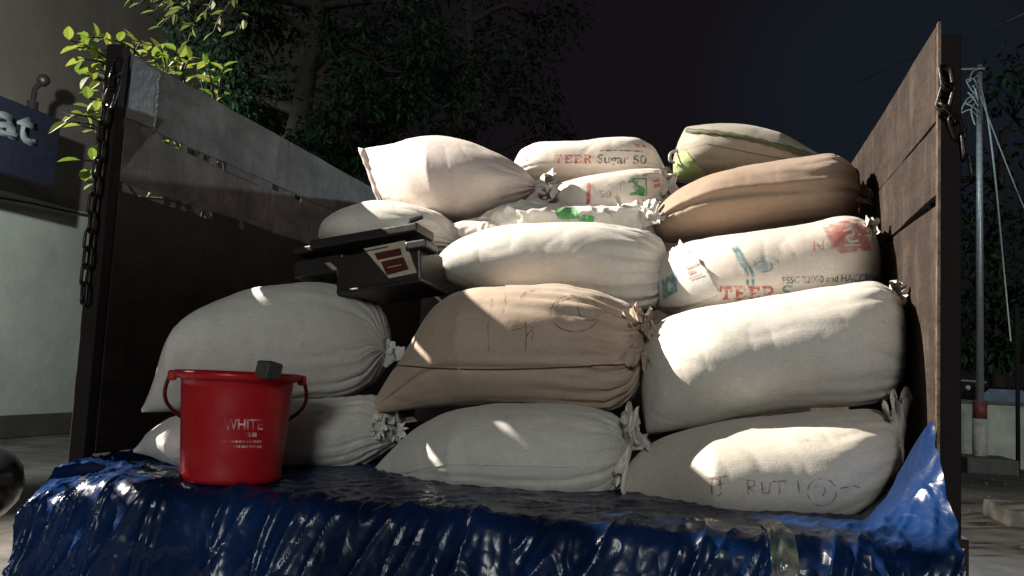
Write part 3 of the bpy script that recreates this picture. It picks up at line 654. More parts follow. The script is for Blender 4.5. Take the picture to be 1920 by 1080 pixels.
class Sack:
    def __init__(s, top, bot, Y, D, seed, Y1=None, gl=0, gr=0, creases=(), lump=.008, crumple=0, e=.96, nw=17, pe=3.0, gx=.16, tl=0):
        s.__dict__.update(locals()); s.tf, s.bf = interp(top), interp(bot); s.Y1 = Y if Y1 is None else Y1
    def pos(s, u, v):
        xt = s.top[0][0] + (s.top[-1][0] - s.top[0][0]) * u; xb = s.bot[0][0] + (s.bot[-1][0] - s.bot[0][0]) * u
        Y = s.Y + (s.Y1 - s.Y) * u
        T = at(xt, s.tf(xt), Y); B = at(xb, s.bf(xb), Y)
        C = (T + B) / 2; H = (T - B) / 2
        d = s.D * max(0, 1 - abs(2 * u - 1) ** s.pe) ** .5
        if s.tl: d *= min(1, u / s.tl) ** .75
        d = min(d, max(H.length * 2.6, .01) + .03)
        sv, cv = sin(v), cos(v)
        P = C + H * math.copysign(abs(sv) ** s.e, sv) + Vector((0, d, 0)) * math.copysign(abs(cv) ** .95, cv)
        out = (P - C); ln = out.length; out = out / ln if ln > 1e-6 else Vector((0, -1, 0))
        q = P + Vector((s.seed * 3.7, s.seed * 1.3, 0))
        env = min(1, ln / .07)
        k_ = s.lump * nz(q * 5.5) * 1.1 + s.lump * .22 * nz(q * 13)
        rg = max(0, ridged(Vector((q.x * 5, q.y * 8, q.z * 9)) + Vector((3, 1, 7)))); k_ -= .0022 * rg ** 5
        rg = max(0, ridged(Vector((q.x * 11, q.y * 14, q.z * 4 + q.x * 5)))); k_ -= .0012 * rg ** 4
        for g_, t in ((s.gl, u), (s.gr, 1 - u)):
            if g_:
                wgt = exp(-t / s.gx) * min(1, t / .02 + .2)
                ph = s.nw * v + 3.0 * nz(Vector((t * 5, v * 1.1, s.seed))) + 1.5 * sin(3 * v)
                am = .55 + .8 * nz(Vector((v * 2.3, t * 3, s.seed + 5)))
                k_ += g_ * .017 * wgt * ((abs(sin(ph / 2)) ** .7) - .6) * max(.1, am + .4)
                k_ += g_ * .007 * exp(-t / (s.gx * .5)) * sin(s.nw * 2.3 * v + 5 * nz(Vector((t * 9, v * 2, s.seed + 2))))
        if s.crumple:
            k_ += s.crumple * (max(0, ridged(q * 11)) ** 2 - .3) + s.crumple * .6 * (max(0, ridged(q * 23)) ** 2 - .3)
        fr = (1 - math.copysign(abs(sv) ** s.e, sv)) / 2
        if cv < 0:
            for f0, dep, wd in s.creases:
                fc = f0 + .02 * sin(u * 7 + s.seed); dd = (fr - fc) / wd
                k_ -= dep * exp(-dd * dd) * min(1, u / .08) * min(1, (1 - u) / .08)
                k_ += dep * .45 * exp(-((fr - fc + wd * 1.6) / (wd * 1.3)) ** 2)
        return P + out * k_ * env
    def front(s, px, py, off=.002):
        h, n0, _, _ = s.bvh.ray_cast(CAMP, ray(px, py).normalized())
        if h is not None: return h + (n0 if n0.dot(ray(px, py)) < 0 else -n0) * off
        f = .5
        for _ in range(4):
            xl = s.top[0][0] + (s.bot[0][0] - s.top[0][0]) * f; xr = s.top[-1][0] + (s.bot[-1][0] - s.top[-1][0]) * f
            u = min(max((px - xl) / (xr - xl), .004), .996)
            xt = s.top[0][0] + (s.top[-1][0] - s.top[0][0]) * u; xb = s.bot[0][0] + (s.bot[-1][0] - s.bot[0][0]) * u
            yt, yb = s.tf(xt), s.bf(xb); f = min(max((py - yt) / (yb - yt), .01), .99)
        g_ = 1 - 2 * f; v = pi - math.asin(math.copysign(min(1, abs(g_) ** (1 / s.e)), g_))
        p_ = s.pos(u, v); a = s.pos(min(u + .01, 1), v) - s.pos(max(u - .01, 0), v); b_ = s.pos(u, v + .03) - s.pos(u, v - .03)
        n_ = a.cross(b_); n_ = n_.normalized() if n_.length > 0 else Vector((0, -1, 0))
        if n_.dot(Vector((0, 1, -.3))) > 0: n_ = -n_
        return p_ + n_ * off
    def build(s, label, m, nu=150, nv=120, group='filled sacks heaped in the truck bed'):
        bm = bmesh.new(); rows = []
        for i in range(nu + 1):
            u = .5 - .5 * cos(pi * i / nu); u = .35 * (i / nu) + .65 * u
            rows.append([bm.verts.new(s.pos(u, 2 * pi * j / nv)) for j in range(nv)])
        for i in range(nu):
            for j in range(nv):
                bm.faces.new((rows[i][j], rows[i][(j + 1) % nv], rows[i + 1][(j + 1) % nv], rows[i + 1][j]))
        bm.faces.new(list(reversed(rows[0]))); bm.faces.new(rows[-1])
        bmesh.ops.recalc_face_normals(bm, faces=bm.faces)
        s.bvh = BVHTree.FromBMesh(bm)
        s.o = tag(obj('sack', bm, m, smooth=True), label, 'sack', group)
        return s
    # ---- printing
    def polys(s, name, polys, m, label=None, grid=14, off=.002):
        """polygons in photograph pixels laid on the cloth and split so that they follow it"""
        bm = bmesh.new()
        for pg in polys:
            vs = [bm.verts.new((x, y, 0)) for x, y in pg]
            try: bm.faces.new(vs)
            except ValueError: pass
        return s._lay(name, bm, m, grid, off, label)
    def _lay(s, name, bm, m, grid, off, label):
        bmesh.ops.triangulate(bm, faces=bm.faces)
        for ax in (0, 1):
            lo = min(v.co[ax] for v in bm.verts); hi = max(v.co[ax] for v in bm.verts); t = lo + grid * .5
            while t < hi:
                nn = [0, 0, 0]; nn[ax] = 1; pp = [0, 0, 0]; pp[ax] = t
                bmesh.ops.bisect_plane(bm, geom=list(bm.verts) + list(bm.edges) + list(bm.faces), plane_co=pp, plane_no=nn); t += grid
        for v in bm.verts: v.co = s.front(v.co.x, v.co.y, off)
        o = obj(name, bm, m, s.o, True)
        if label: o['label'] = label
        return o
    def text(s, name, txt, x0, y0, x1, y1, m, bold=.01, slope=0, curve=0, grid=9, label=None):
        me = text_mesh(txt, 1.0, bold); bm = bmesh.new(); bm.from_mesh(me); bpy.data.meshes.remove(me)
        xs_ = [v.co.x for v in bm.verts]; ys_ = [v.co.y for v in bm.verts]; a, b_, c_, d = min(xs_), max(xs_), min(ys_), max(ys_)
        for v in bm.verts:
            fx, fy = (v.co.x - a) / (b_ - a), (v.co.y - c_) / (d - c_)
            v.co = Vector((x0 + (x1 - x0) * fx, y1 + (y0 - y1) * fy + slope * fx + curve * 4 * fx * (1 - fx), 0))
        return s._lay(name, bm, m, grid, .002, label)
def stroke(pts, w_):
    out = []
    for (xa, ya), (xb, yb) in zip(pts, pts[1:]):
        dx, dy = xb - xa, yb - ya; l = sqrt(dx * dx + dy * dy) or 1; nx, ny = -dy / l * w_ / 2, dx / l * w_ / 2
        out.append([(xa + nx, ya + ny), (xb + nx, yb + ny), (xb - nx, yb - ny), (xa - nx, ya - ny)])
    return out
def slab_letters(word, x0, y0, x1, y1, sk=0):
    """TEER in slab-serif capitals as polygons"""
    out = []; n_ = len(word); wd = (x1 - x0) / (n_ - .12)
    def rc(ox, a, b_, c_, d):
        out.append([(ox + a * wd * .88, y0 + b_ * (y1 - y0)), (ox + c_ * wd * .88, y0 + b_ * (y1 - y0)), (ox + c_ * wd * .88, y0 + d * (y1 - y0)), (ox + a * wd * .88, y0 + d * (y1 - y0))])
    for i, ch in enumerate(word):
        ox = x0 + i * wd
        if ch == 'T':
            rc(ox, 0, 0, 1, .22); rc(ox, 0, .22, .16, .42); rc(ox, .84, .22, 1, .42); rc(ox, .37, .22, .63, .86); rc(ox, .22, .86, .78, 1)
        elif ch == 'E':
            rc(ox, .02, 0, .95, .2); rc(ox, .14, .2, .42, .82); rc(ox, .42, .42, .74, .58); rc(ox, .02, .82, .98, 1); rc(ox, .8, .2, .95, .34); rc(ox, .83, .66, .98, .82)
        elif ch == 'R':
            rc(ox, .02, 0, .78, .18); rc(ox, .14, .18, .42, .84); rc(ox, .02, .84, .5, 1); rc(ox, .70, .1, .95, .48); rc(ox, .42, .44, .78, .58)
            out.append([(ox + .5 * wd * .88, y0 + .58 * (y1 - y0)), (ox + .76 * wd * .88, y0 + .58 * (y1 - y0)), (ox + 1.02 * wd * .88, y1), (ox + .74 * wd * .88, y1)])
    return out
def circle(cx_, cy_, rx, ry, w_, n=28, a0=0, a1=2 * pi):
    return stroke([(cx_ + rx * cos(a0 + (a1 - a0) * i / n), cy_ + ry * sin(a0 + (a1 - a0) * i / n)) for i in range(n + 1)], w_)
def tuft(s, name, p_, d, ln, r0, r1, m, pleats=9, flat=.55, seed=0, jag=.25, n=54, k=12, label=None):
    """tied-off mouth of a sack: pleated cloth that fans out beyond its tie"""
    d = Vector(d).normalized(); a = d.orthogonal().normalized(); a = (Vector((0, 0, 1)) - d * d.z); a = a.normalized() if a.length > .2 else d.orthogonal().normalized(); b_ = d.cross(a)
    bm = bmesh.new(); rows = []
    for i in range(k + 1):
        t = i / k; row = []
        for j in range(n):
            an = 2 * pi * j / n
            fold = .5 * sin(pleats * an + 2 * nz(Vector((an * .8, t * 2, seed))) * 3) + .35 * nz(Vector((cos(an) * 2.2, sin(an) * 2.2, seed + t)))
            r_ = r0 + (r1 - r0) * t ** 1.2; r_ *= 1 + fold * (.25 + .55 * t)
            l_ = ln * t * (1 + jag * nz(Vector((cos(an) * 1.7, sin(an) * 1.7, seed + 3.3))) * 1.6)
            bend = Vector((0, 0, -1)) * ln * .18 * t * t
            row.append(bm.verts.new(Vector(p_) + d * l_ + (a * cos(an) + b_ * sin(an) * flat) * r_ + bend))
        rows.append(row)
    for i in range(k):
        for j in range(n): bm.faces.new((rows[i][j], rows[i][(j + 1) % n], rows[i + 1][(j + 1) % n], rows[i + 1][j]))
    o = obj(name, bm, m, s.o, True)
    if label: o['label'] = label
    return o

# front row, on the bed floor
S1 = Sack([(250, 843), (300, 800), (380, 770), (480, 755), (600, 748), (700, 744), (748, 790)], [(250, 848), (320, 864), (450, 886), (580, 884), (660, 878), (748, 830)], 2.14, .23, 1, Y1=2.50, gr=.9, crumple=.003, tl=.3).build('lowest left grey sack, half hidden behind the red bucket', M['cool'])
S3 = Sack([(688, 893), (730, 850), (790, 800), (860, 768), (950, 755), (1050, 757), (1120, 766), (1160, 785), (1182, 835)], [(688, 903), (760, 920), (860, 936), (980, 945), (1080, 949), (1130, 936), (1165, 905), (1182, 858)], 2.36, .235, 3, gr=.8, tl=.4, creases=((.66, .004, .02),)).build('grey white sack at bottom centre with a knotted white mouth on its right', M['cool'])
S5 = Sack([(1152, 930), (1170, 885), (1205, 845), (1260, 815), (1340, 795), (1450, 778), (1560, 768), (1630, 770), (1675, 790), (1692, 830)], [(1152, 945), (1230, 960), (1330, 972), (1430, 980), (1520, 978), (1600, 960), (1660, 925), (1692, 860)], 2.33, .24, 5, gr=.8, tl=.35).build('cream sack at bottom right with faded stamped letters and a stamped ring', M['cream'])
# second row
S2 = Sack([(265, 766), (320, 690), (385, 600), (440, 560), (520, 540), (600, 532), (670, 545), (708, 580), (724, 630)], [(265, 773), (340, 772), (450, 756), (560, 750), (640, 744), (695, 718), (724, 665)], 2.17, .24, 2, Y1=2.56, gr=1.0, tl=.3).build('grey sack behind the red bucket crossed by two thin streaks of light', M['cool'])
S4 = Sack([(692, 768), (735, 700), (785, 630), (825, 575), (870, 545), (930, 534), (1030, 536), (1110, 545), (1160, 566), (1195, 590), (1212, 620)], [(692, 775), (760, 770), (860, 761), (980, 759), (1080, 764), (1140, 768), (1180, 745), (1212, 670)], 2.42, .24, 4, gr=2.0, tl=.4, creases=((.69, .013, .030),), nw=21, gx=.2).build('tan brown sack in the middle with pen marks and a gathered dark mouth', M['tan'])
S6 = Sack([(1203, 690), (1212, 632), (1232, 608), (1280, 588), (1360, 568), (1460, 553), (1560, 539), (1630, 528), (1672, 545), (1695, 600)], [(1203, 760), (1215, 816), (1280, 805), (1370, 787), (1470, 770), (1570, 764), (1640, 757), (1680, 740), (1695, 690)], 2.44, .25, 6, gr=.9, pe=3.6).build('large plump white sack on the right, brightly lit along its top', M['white'])
# third row
S7 = Sack([(820, 505), (850, 470), (890, 445), (950, 428), (1040, 422), (1130, 423), (1200, 432), (1240, 455), (1256, 500)], [(820, 514), (850, 538), (920, 558), (1010, 573), (1100, 583), (1180, 590), (1230, 575), (1256, 530)], 2.76, .25, 7, gr=1.4, gx=.14).build('long white sack in the middle of the heap, gathered at its right end', M['white'])
S8 = Sack([(1232, 520), (1250, 485), (1280, 462), (1330, 452), (1430, 435), (1520, 420), (1580, 410), (1620, 418), (1640, 450), (1650, 490)], [(1232, 580), (1300, 604), (1400, 604), (1500, 594), (1600, 578), (1640, 552), (1650, 520)], 2.74, .24, 8, gr=.5, e=.85).build('printed sugar sack on the right with a red square and blue wavy stripes', M['print'])
S15 = Sack([(610, 445), (640, 415), (680, 395), (730, 383), (790, 390), (835, 408), (860, 440)], [(610, 455), (660, 482), (720, 494), (790, 494), (860, 470)], 2.9, .24, 15, gr=1.0).build('small white sack at left behind the black box, half in shadow', M['white'])
S16 = Sack([(845, 440), (870, 425), (900, 417), (940, 414), (990, 430)], [(845, 470), (900, 480), (950, 480), (990, 470)], 3.0, .2, 16, crumple=.006).build('crumpled pale sack end between the small white sack and the long white one', M['pinkish'])
# fourth row
S9 = Sack([(1223, 425), (1240, 385), (1280, 355), (1350, 331), (1430, 315), (1500, 305), (1550, 300), (1592, 320), (1614, 365)], [(1223, 440), (1250, 454), (1330, 445), (1420, 438), (1500, 431), (1570, 420), (1605, 398), (1614, 380)], 3.0, .24, 9, gr=1.1, creases=((.58, .014, .05),), lump=.010).build('brown jute sack lying near the top right of the heap', M['brown'])
S12 = Sack([(1028, 380), (1040, 356), (1090, 343), (1150, 333), (1200, 326), (1240, 325), (1262, 350)], [(1028, 415), (1100, 432), (1200, 432), (1262, 395)], 3.2, .22, 12, gr=.5, e=.62).build('white sack printed with a green animal emblem beside the brown jute sack', M['print'])
S13 = Sack([(855, 432), (890, 424), (930, 408), (960, 396), (1000, 389), (1050, 392), (1100, 396), (1150, 396), (1200, 384), (1235, 408)], [(855, 450), (930, 460), (1050, 460), (1150, 460), (1235, 450)], 3.02, .2, 13, crumple=.016, lump=.014, e=.55).build('crumpled white sack mouth with a green printed patch behind the long sack', M['white'])
S14 = Sack([(677, 279), (700, 276), (740, 270), (780, 263), (830, 261), (880, 271), (930, 290), (980, 318), (1012, 348)], [(714, 384), (745, 393), (790, 405), (830, 413), (880, 418), (930, 410), (975, 390), (1012, 358)], 3.05, .25, 14, gr=1.1, gl=.35, gx=.12, tl=.45).build('big white sack at the top left of the heap with a flat sewn corner', M['pinkish'])
S10 = Sack([(1262, 300), (1275, 262), (1290, 241), (1340, 240), (1400, 245), (1460, 262), (1520, 290), (1568, 310)], [(1262, 335), (1300, 340), (1400, 340), (1500, 335), (1568, 325)], 3.4, .24, 10, gl=.5).build('grey green sack at the very top right with an olive hem', M['greenish'])
S11 = Sack([(966, 310), (990, 285), (1030, 277), (1090, 277), (1140, 271), (1190, 268), (1225, 280), (1247, 315)], [(966, 348), (1050, 352), (1150, 352), (1247, 335)], 3.6, .23, 11, gl=.8, gr=.5, e=.7).build('printed sugar sack at the back top centre with red and grey lettering', M['print'])

# mouths, ties and prints
tuft(S3, 'tied_mouth', at(1176, 842, 2.33), at(1186, 770, 2.25) - at(1176, 842, 2.33), .13, .012, .045, M['white'], 5, .5, 1)
tuft(S3, 'tied_mouth', at(1182, 840, 2.32), at(1225, 800, 2.26) - at(1190, 845, 2.32), .07, .01, .03, M['white'], 4, .5, 2)
tuft(S3, 'tied_mouth', at(1180, 842, 2.30), at(1170, 890, 2.24) - at(1190, 835, 2.30), .09, .012, .035, M['white'], 5, .4, 3)
tuft(S5, 'tied_mouth', at(1688, 830, 2.30), at(1680, 745, 2.26) - at(1688, 830, 2.30), .13, .02, .05, M['cream'], 5, .5, 4)
tuft(S2, 'tied_mouth', at(722, 685, 2.58), at(745, 630, 2.54) - at(722, 685, 2.58), .08, .012, .035, M['cool'], 4, .6, 5)
tuft(S1, 'tied_mouth', at(738, 805, 2.46), at(768, 788, 2.38) - at(738, 805, 2.46), .035, .02, .035, M['cool'], 6, .7, 6)
tuft(S1, 'tied_mouth', at(705, 800, 2.40), at(722, 788, 2.32) - at(705, 800, 2.40), .03, .02, .03, M['cool'], 5, .7, 16)
tuft(S4, 'tied_mouth', at(1196, 640, 2.36), at(1222, 625, 2.28) - at(1196, 650, 2.36), .05, .035, .075, M['tan'], 11, .75, 7)
tuft(S4, 'tied_mouth', at(1200, 610, 2.36), at(1235, 585, 2.3) - at(1200, 610, 2.36), .035, .018, .034, M['tan'], 7, .7, 17)
tuft(S6, 'tied_mouth', at(1672, 552, 2.40), at(1690, 540, 2.33) - at(1672, 556, 2.40), .045, .014, .030, M['white'], 5, .6, 8)
tuft(S7, 'tied_mouth', at(1252, 500, 2.74), at(1300, 470, 2.66) - at(1252, 500, 2.74), .10, .018, .05, M['white'], 7, .6, 9)
tuft(S8, 'tied_mouth', at(1622, 440, 2.66), at(1636, 412, 2.6) - at(1622, 440, 2.66), .06, .014, .03, M['white'], 4, .6, 10)
tuft(S9, 'tied_mouth', at(1604, 375, 2.95), at(1622, 350, 2.9) - at(1604, 375, 2.95), .05, .02, .045, M['brown'], 7, .6, 11)
tuft(S14, 'tied_mouth', at(1003, 352, 3.02), at(1045, 330, 2.95) - at(1003, 352, 3.02), .10, .016, .038, M['white'], 6, .7, 12)
tuft(S14, 'tied_mouth', at(990, 385, 2.98), at(1030, 365, 2.95) - at(990, 385, 2.98), .07, .02, .04, M['pinkish'], 7, .7, 18)
tuft(S12, 'tied_mouth', at(1240, 350, 3.12), at(1262, 335, 3.05) - at(1240, 350, 3.12), .055, .02, .045, M['pinkish'], 6, .7, 13)
tuft(S13, 'tied_mouth', at(1175, 425, 2.90), at(1145, 385, 2.88) - at(1175, 425, 2.90), .085, .014, .04, M['white'], 4, .7, 14, .5)
tuft(S13, 'tied_mouth', at(1205, 425, 2.90), at(1225, 380, 2.86) - at(1205, 425, 2.90), .085, .014, .045, M['white'], 5, .7, 15, .5)
tuft(S11, 'tied_mouth', at(1240, 322, 3.55), at(1262, 318, 3.5) - at(1240, 322, 3.55), .05, .012, .02, M['greenish'], 4, .6, 19)
# sewn edges
def seam(s, name, pts, r_, m, off=.002):
    bm = bmesh.new(); tube(bm, [s.front(x, y, off) for x, y in pts], r_, 6); return obj(name, bm, m, s.o, True)
seam(S4, 'seam', [(735 + i * 11, 689 + 3.5 * sin(i * .12) - .00035 * (i * 11 - 220) ** 2 * .3 + (i * 11) * .006) for i in range(41)], .0022, M['thread'], .0)
seam(S3, 'seam', [(748 + i * 9, 889 - 22 * sin(min(1, i / 14) * pi / 2) + i * .25) for i in range(38)], .0014, M['cool'], .0015)
def lap(s, name, p_, w_, m, n=14):
    """sewn flat edge strip between two world points"""
    a, b_ = Vector(p_[0]), Vector(p_[1]); bm = bmesh.new(); L0, L1 = [], []
    for i in range(n + 1):
        t = i / n; q = a.lerp(b_, t); jg = .008 * nz(Vector((t * 9, w_ * 50, 1)))
        L0.append(bm.verts.new(q + Vector((.012, jg, 0)))); L1.append(bm.verts.new(q + Vector((-w_, jg * 1.5 - .004, .004 + jg))))
    for i in range(n): bm.faces.new((L0[i], L0[i + 1], L1[i + 1], L1[i]))
    o = obj(name, bm, m, s.o, True); md = o.modifiers.new('thick', 'SOLIDIFY'); md.thickness = .004
    return o
lap(S14, 'sewn_edge', (at(678, 280, 3.05), at(714, 382, 3.05)), .012, M['pinkish'])
seam(S10, 'hem', [(1290 + 9 * i, 246 + .10 * i * i * .62 + i * .2 + (1.5 if i % 3 else 0)) for i in range(28)], .010, M['hem'], .004)
seam(S10, 'seam', [(1320 + 9 * i, 268 + i * 2.1 - .02 * i * i) for i in range(22)], .0018, M['hem'], .0)
S10.polys('green_end', [[(1263, 306), (1275, 285), (1288, 283), (1300, 300), (1318, 318), (1330, 338), (1290, 338), (1266, 334)]], M['lime'], 'lime green end of the sack', 8, .003)
bm = bmesh.new(); tube(bm, spline([at(1264, 305, 3.3), at(1256, 300, 3.28), at(1258, 287, 3.28), at(1272, 282, 3.3)], 12), .006, 6); obj('tie_cord', bm, M['cable'], S10.o, True)

# S8 lettering
S8.polys('red_square', [[(1541, 424), (1585, 414), (1600, 415), (1622, 425), (1632, 470), (1600, 472), (1580, 476), (1562, 470)]], M['pink_ink'])
S8.polys('emblem', stroke([(1580, 435), (1595, 430), (1600, 440), (1585, 445), (1592, 455), (1608, 452)], 4) + stroke([(1582, 462), (1612, 460)], 3), M['print'], off=.004)
for dx in (0, 10):
    S8.polys('wavy_stripe', stroke([(1372 + dx * .7, 462), (1382 + dx * .8, 478), (1385 + dx, 492), (1397 + dx, 503), (1402 + dx, 515), (1402 + dx, 536)], 5.5), M['teal_ink'])
S8.polys('round_emblem', [[(1436 + 26 * cos(t * pi / 10), 494 + 16 * sin(t * pi / 10)) for t in range(20)]] , M['pale_blue_ink'])
S8.polys('round_emblem', circle(1432, 500, 16, 10, 3), M['teal_ink'], off=.003)
S8.text('lettering', 'FSSC 22000 and HACCP ce', 1467, 519, 1648, 532, M['grey_ink'], .012, -7, 0, 8)
S8.polys('brand_lettering', slab_letters('TEER', 1350, 536, 1452, 562), M['red_ink'], grid=7)
S8.text('lettering', 'S', 1466, 534, 1488, 560, M['teal_ink'], .03, 0, 0, 7)
S8.text('lettering', 'H', 1525, 452, 1545, 470, M['pink_ink'], .0, 0, 0, 8)
# loose flap of the neighbouring sack's mouth lying over the print
S8.polys('loose_flap', [[(1240, 520), (1250, 482), (1262, 463), (1272, 472), (1284, 470), (1296, 479), (1312, 487), (1316, 498), (1328, 507), (1338, 530), (1351, 548), (1320, 560), (1285, 570), (1242, 572)]], M['cool'], grid=8, off=.009)
S8.polys('print_panel', [[(1247, 524), (1272, 512), (1276, 545), (1250, 558)]], M['teal_ink'], off=.012)
S8.polys('print_panel', stroke([(1290, 506), (1312, 497)], 4) + stroke([(1293, 514), (1306, 509)], 5) + stroke([(1296, 524), (1320, 515)], 3), M['pink_ink'], off=.012)
# S11
S11.polys('brand_lettering', slab_letters('TEER', 1040, 290, 1109, 306), M['red_ink'], grid=6)
S11.text('lettering', 'Sugar 50', 1120, 289, 1212, 311, M['grey_ink'], .02, 2, 0, 6)
S11.polys('blue_dot', [[(985 + 6 * cos(t * pi / 8), 297 + 5 * sin(t * pi / 8)) for t in range(16)]], M['teal_ink'], grid=6)
S11.polys('rule', stroke([(1125, 283), (1160, 282), (1205, 284)], 2.4), M['grey_ink'], grid=8)
S11.polys('red_patch', [[(1185, 269), (1205, 271), (1212, 277), (1195, 276)]], M['red_ink'], grid=6)
# S12
S12.polys('red_bar', [[(1101, 344), (1108, 343), (1107, 382), (1099, 383)]], M['red_ink'], grid=6)
S12.text('lettering', '50', 1123, 357, 1147, 371, M['pale_grey_ink'], .02, 0, 0, 6)
S12.polys('lettering', stroke([(1134, 345), (1142, 341), (1146, 346), (1136, 350)], 2.5), M['pale_grey_ink'], grid=6)
S12.polys('green_animal', [[(1184, 340), (1188, 336), (1192, 341), (1197, 338), (1195, 346), (1203, 350), (1208, 352), (1210, 360), (1207, 366), (1203, 361), (1198, 360), (1196, 366), (1190, 366), (1191, 358), (1187, 352), (1189, 346)],
                           [(1178, 340), (1188, 338), (1188, 341), (1179, 343)], [(1180, 362), (1192, 360), (1193, 366), (1181, 366)]], M['green_ink'], grid=5)
S12.polys('green_frame', stroke([(1180, 336), (1211, 335), (1212, 366), (1200, 367)], 2.2), M['green_ink'], grid=5)
S12.polys('rule', stroke([(1164, 340), (1163, 360)], 1.5), M['pale_grey_ink'], grid=6)
S12.polys('pink_print', [[(1204, 327), (1216, 326), (1216, 331), (1205, 332)], [(1224, 338), (1236, 335), (1236, 340), (1225, 343)], [(1225, 346), (1238, 343), (1237, 350), (1226, 353)]], M['pink_ink'], grid=5)
S13.polys('green_patch', [[(1040, 397), (1056, 390), (1082, 393), (1085, 407), (1066, 413), (1047, 409)], [(1083, 405), (1098, 402), (1113, 407), (1111, 421), (1095, 422), (1084, 414)]], M['green_ink'], grid=5, off=.006)
# S4 pen marks
S4.polys('pen_ring', circle(1078, 588, 46, 34, 2.2, 34, .3, 5.9), M['marker'], grid=8)
S4.polys('pen_curve', circle(1105, 575, 22, 26, 2, 20, .6, 4), M['marker'], grid=8)
S4.polys('pen_letter', stroke([(985, 603), (987, 630), (985, 660)], 2.6) + stroke([(986, 632), (996, 618), (1000, 625), (996, 640)], 2.2), M['marker'], grid=8)
for q in (stroke([(975, 560), (985, 548), (1000, 545)], 1.6), stroke([(922, 560), (915, 610), (917, 660)], 1.2), stroke([(948, 555), (940, 590)], 1.4), stroke([(960, 620), (990, 612), (1002, 616)], 1.4)):
    S4.polys('pen_stroke', q, M['marker'], grid=8)
# S5 stamp
for q in (stroke([(1326, 897), (1364, 893)], 3.2) + stroke([(1334, 897), (1336, 926)], 3) + stroke([(1350, 895), (1352, 925), (1346, 930)], 3.4) + stroke([(1338, 912), (1360, 905)], 2.5),
          stroke([(1402, 900), (1403, 926)], 3) + stroke([(1402, 900), (1415, 902), (1414, 911), (1403, 913), (1418, 925)], 3),
          stroke([(1428, 904), (1430, 924), (1442, 924), (1444, 904)], 2.6),
          stroke([(1448, 903), (1476, 901)], 3) + stroke([(1461, 902), (1462, 926)], 3) + stroke([(1472, 902), (1474, 922)], 3),
          stroke([(1496, 902), (1499, 922)], 3.4)):
    S5.polys('stamped_letter', q, M['stamp'], grid=7)
S5.polys('stamped_ring', circle(1541, 922, 27, 25, 2.6), M['stamp_blue'], grid=7)
S5.polys('stamped_mark', stroke([(1541, 905), (1547, 918), (1543, 930)], 2.4), M['stamp_blue'], grid=7)
S5.polys('stamped_dot', stroke([(1527, 911), (1533, 912)], 4), M['stamp_blue'], grid=7)
S5.polys('smudge', stroke([(1575, 915), (1600, 910), (1612, 914)], 2.5), M['stamp'], grid=7)
S3.polys('red_corner', [[(1122, 944), (1142, 922), (1162, 898), (1168, 905), (1160, 925), (1146, 944)]], M['red_ink'], 'red printed corner of the sack', 7, .004)

# ------------------------------------------------------------------ black box with label
bo = at(728, 500, 2.38); ex_ = (at(820, 487, 2.38) - at(640, 515, 2.42)).normalized(); fz = Vector((0, -1, .12)).normalized(); fz = (fz - ex_ * fz.dot(ex_)).normalized(); ez = fz.cross(ex_) * -1
if ez.z < 0: ez = -ez
ey = ez.cross(ex_)
if ey.y < 0: ey = -ey
BM_ = Matrix((ex_, ey, ez)).transposed().to_4x4(); BM_.translation = bo
PXM = 2.45 / F
def lb(x, y, d=0):
    """local (right, up) metres of a pixel on the box face"""
    q = at(x - 20, y - 10, bo.y) - bo; return Vector((q.dot(ex_), d, q.dot(ez)))
bx = thing('scale_head', 'black metal box with a cream label and maroon panels lying on the sacks', 'scale', bo)
def lbox(name, pa, pb, d0, d1, m, parent=bx, bv=.006):
    bm = bmesh.new(); a, b_ = lb(*pa), lb(*pb)
    box(bm, (min(a.x, b_.x), d0, min(a.z, b_.z)), (max(a.x, b_.x), d1, max(a.z, b_.z)))
    if bv: bevel(bm, bv)
    bmesh.ops.transform(bm, matrix=BM_, verts=bm.verts); return obj(name, bm, m, parent)
lbox('housing', (640, 488), (815, 545), .0, .16, M['box'])
lbox('top_rail', (590, 456), (808, 447), -.02, .10, M['box'])
lbox('end_block', (783, 465), (826, 478), -.015, .07, M['box'])
lbox('base_flange', (652, 563), (820, 536), -.022, .17, M['box'])
lbox('rear_arm', (540, 488), (645, 510), .03, .15, M['box'])
lbox('top_rail', (540, 476), (592, 456), .02, .10, M['box'])
lbox('knob', (698, 441), (722, 448), -.005, .03, M['box'], bv=.005)
lbox('latch', (772, 438), (800, 430), .0, .03, M['box'], bv=.004)
bm = bmesh.new(); tube(bm, [BM_ @ lb(782, 432, .015), BM_ @ lb(785, 420, .012), BM_ @ lb(808, 414, .012)], [.008, .009, .006], 8); obj('lever', bm, M['box'], bx)
def lpoly(name, pts, d0, d1, m, parent=bx):
    bm = bmesh.new(); f = bm.faces.new([bm.verts.new(lb(x, y, d0)) for x, y in pts]); r = bmesh.ops.extrude_face_region(bm, geom=[f])
    for v in [g_ for g_ in r['geom'] if isinstance(g_, bmesh.types.BMVert)]: v.co.y = d1
    bmesh.ops.recalc_face_normals(bm, faces=bm.faces); bmesh.ops.transform(bm, matrix=BM_, verts=bm.verts); return obj(name, bm, m, parent)
lab = lpoly('label_plate', [(697, 474), (780, 461), (807, 524), (752, 533)], -.003, -.001, M['label_cream'])
lpoly('panel', [(720, 484), (772, 476), (776, 489), (727, 497)], -.0055, -.0035, M['maroon'], lab)
lpoly('panel', [(734, 501), (779, 493), (791, 517), (748, 527)], -.0055, -.0035, M['maroon'], lab)
lpoly('stripe', [(748, 512), (776, 508), (776.6, 509.4), (748.6, 513.4)], -.0075, -.006, M['label_cream'], lab)
lpoly('stripe', [(702, 478), (747, 471), (747.6, 473), (703, 480)], -.0055, -.0035, M['dkgrey'], lab)

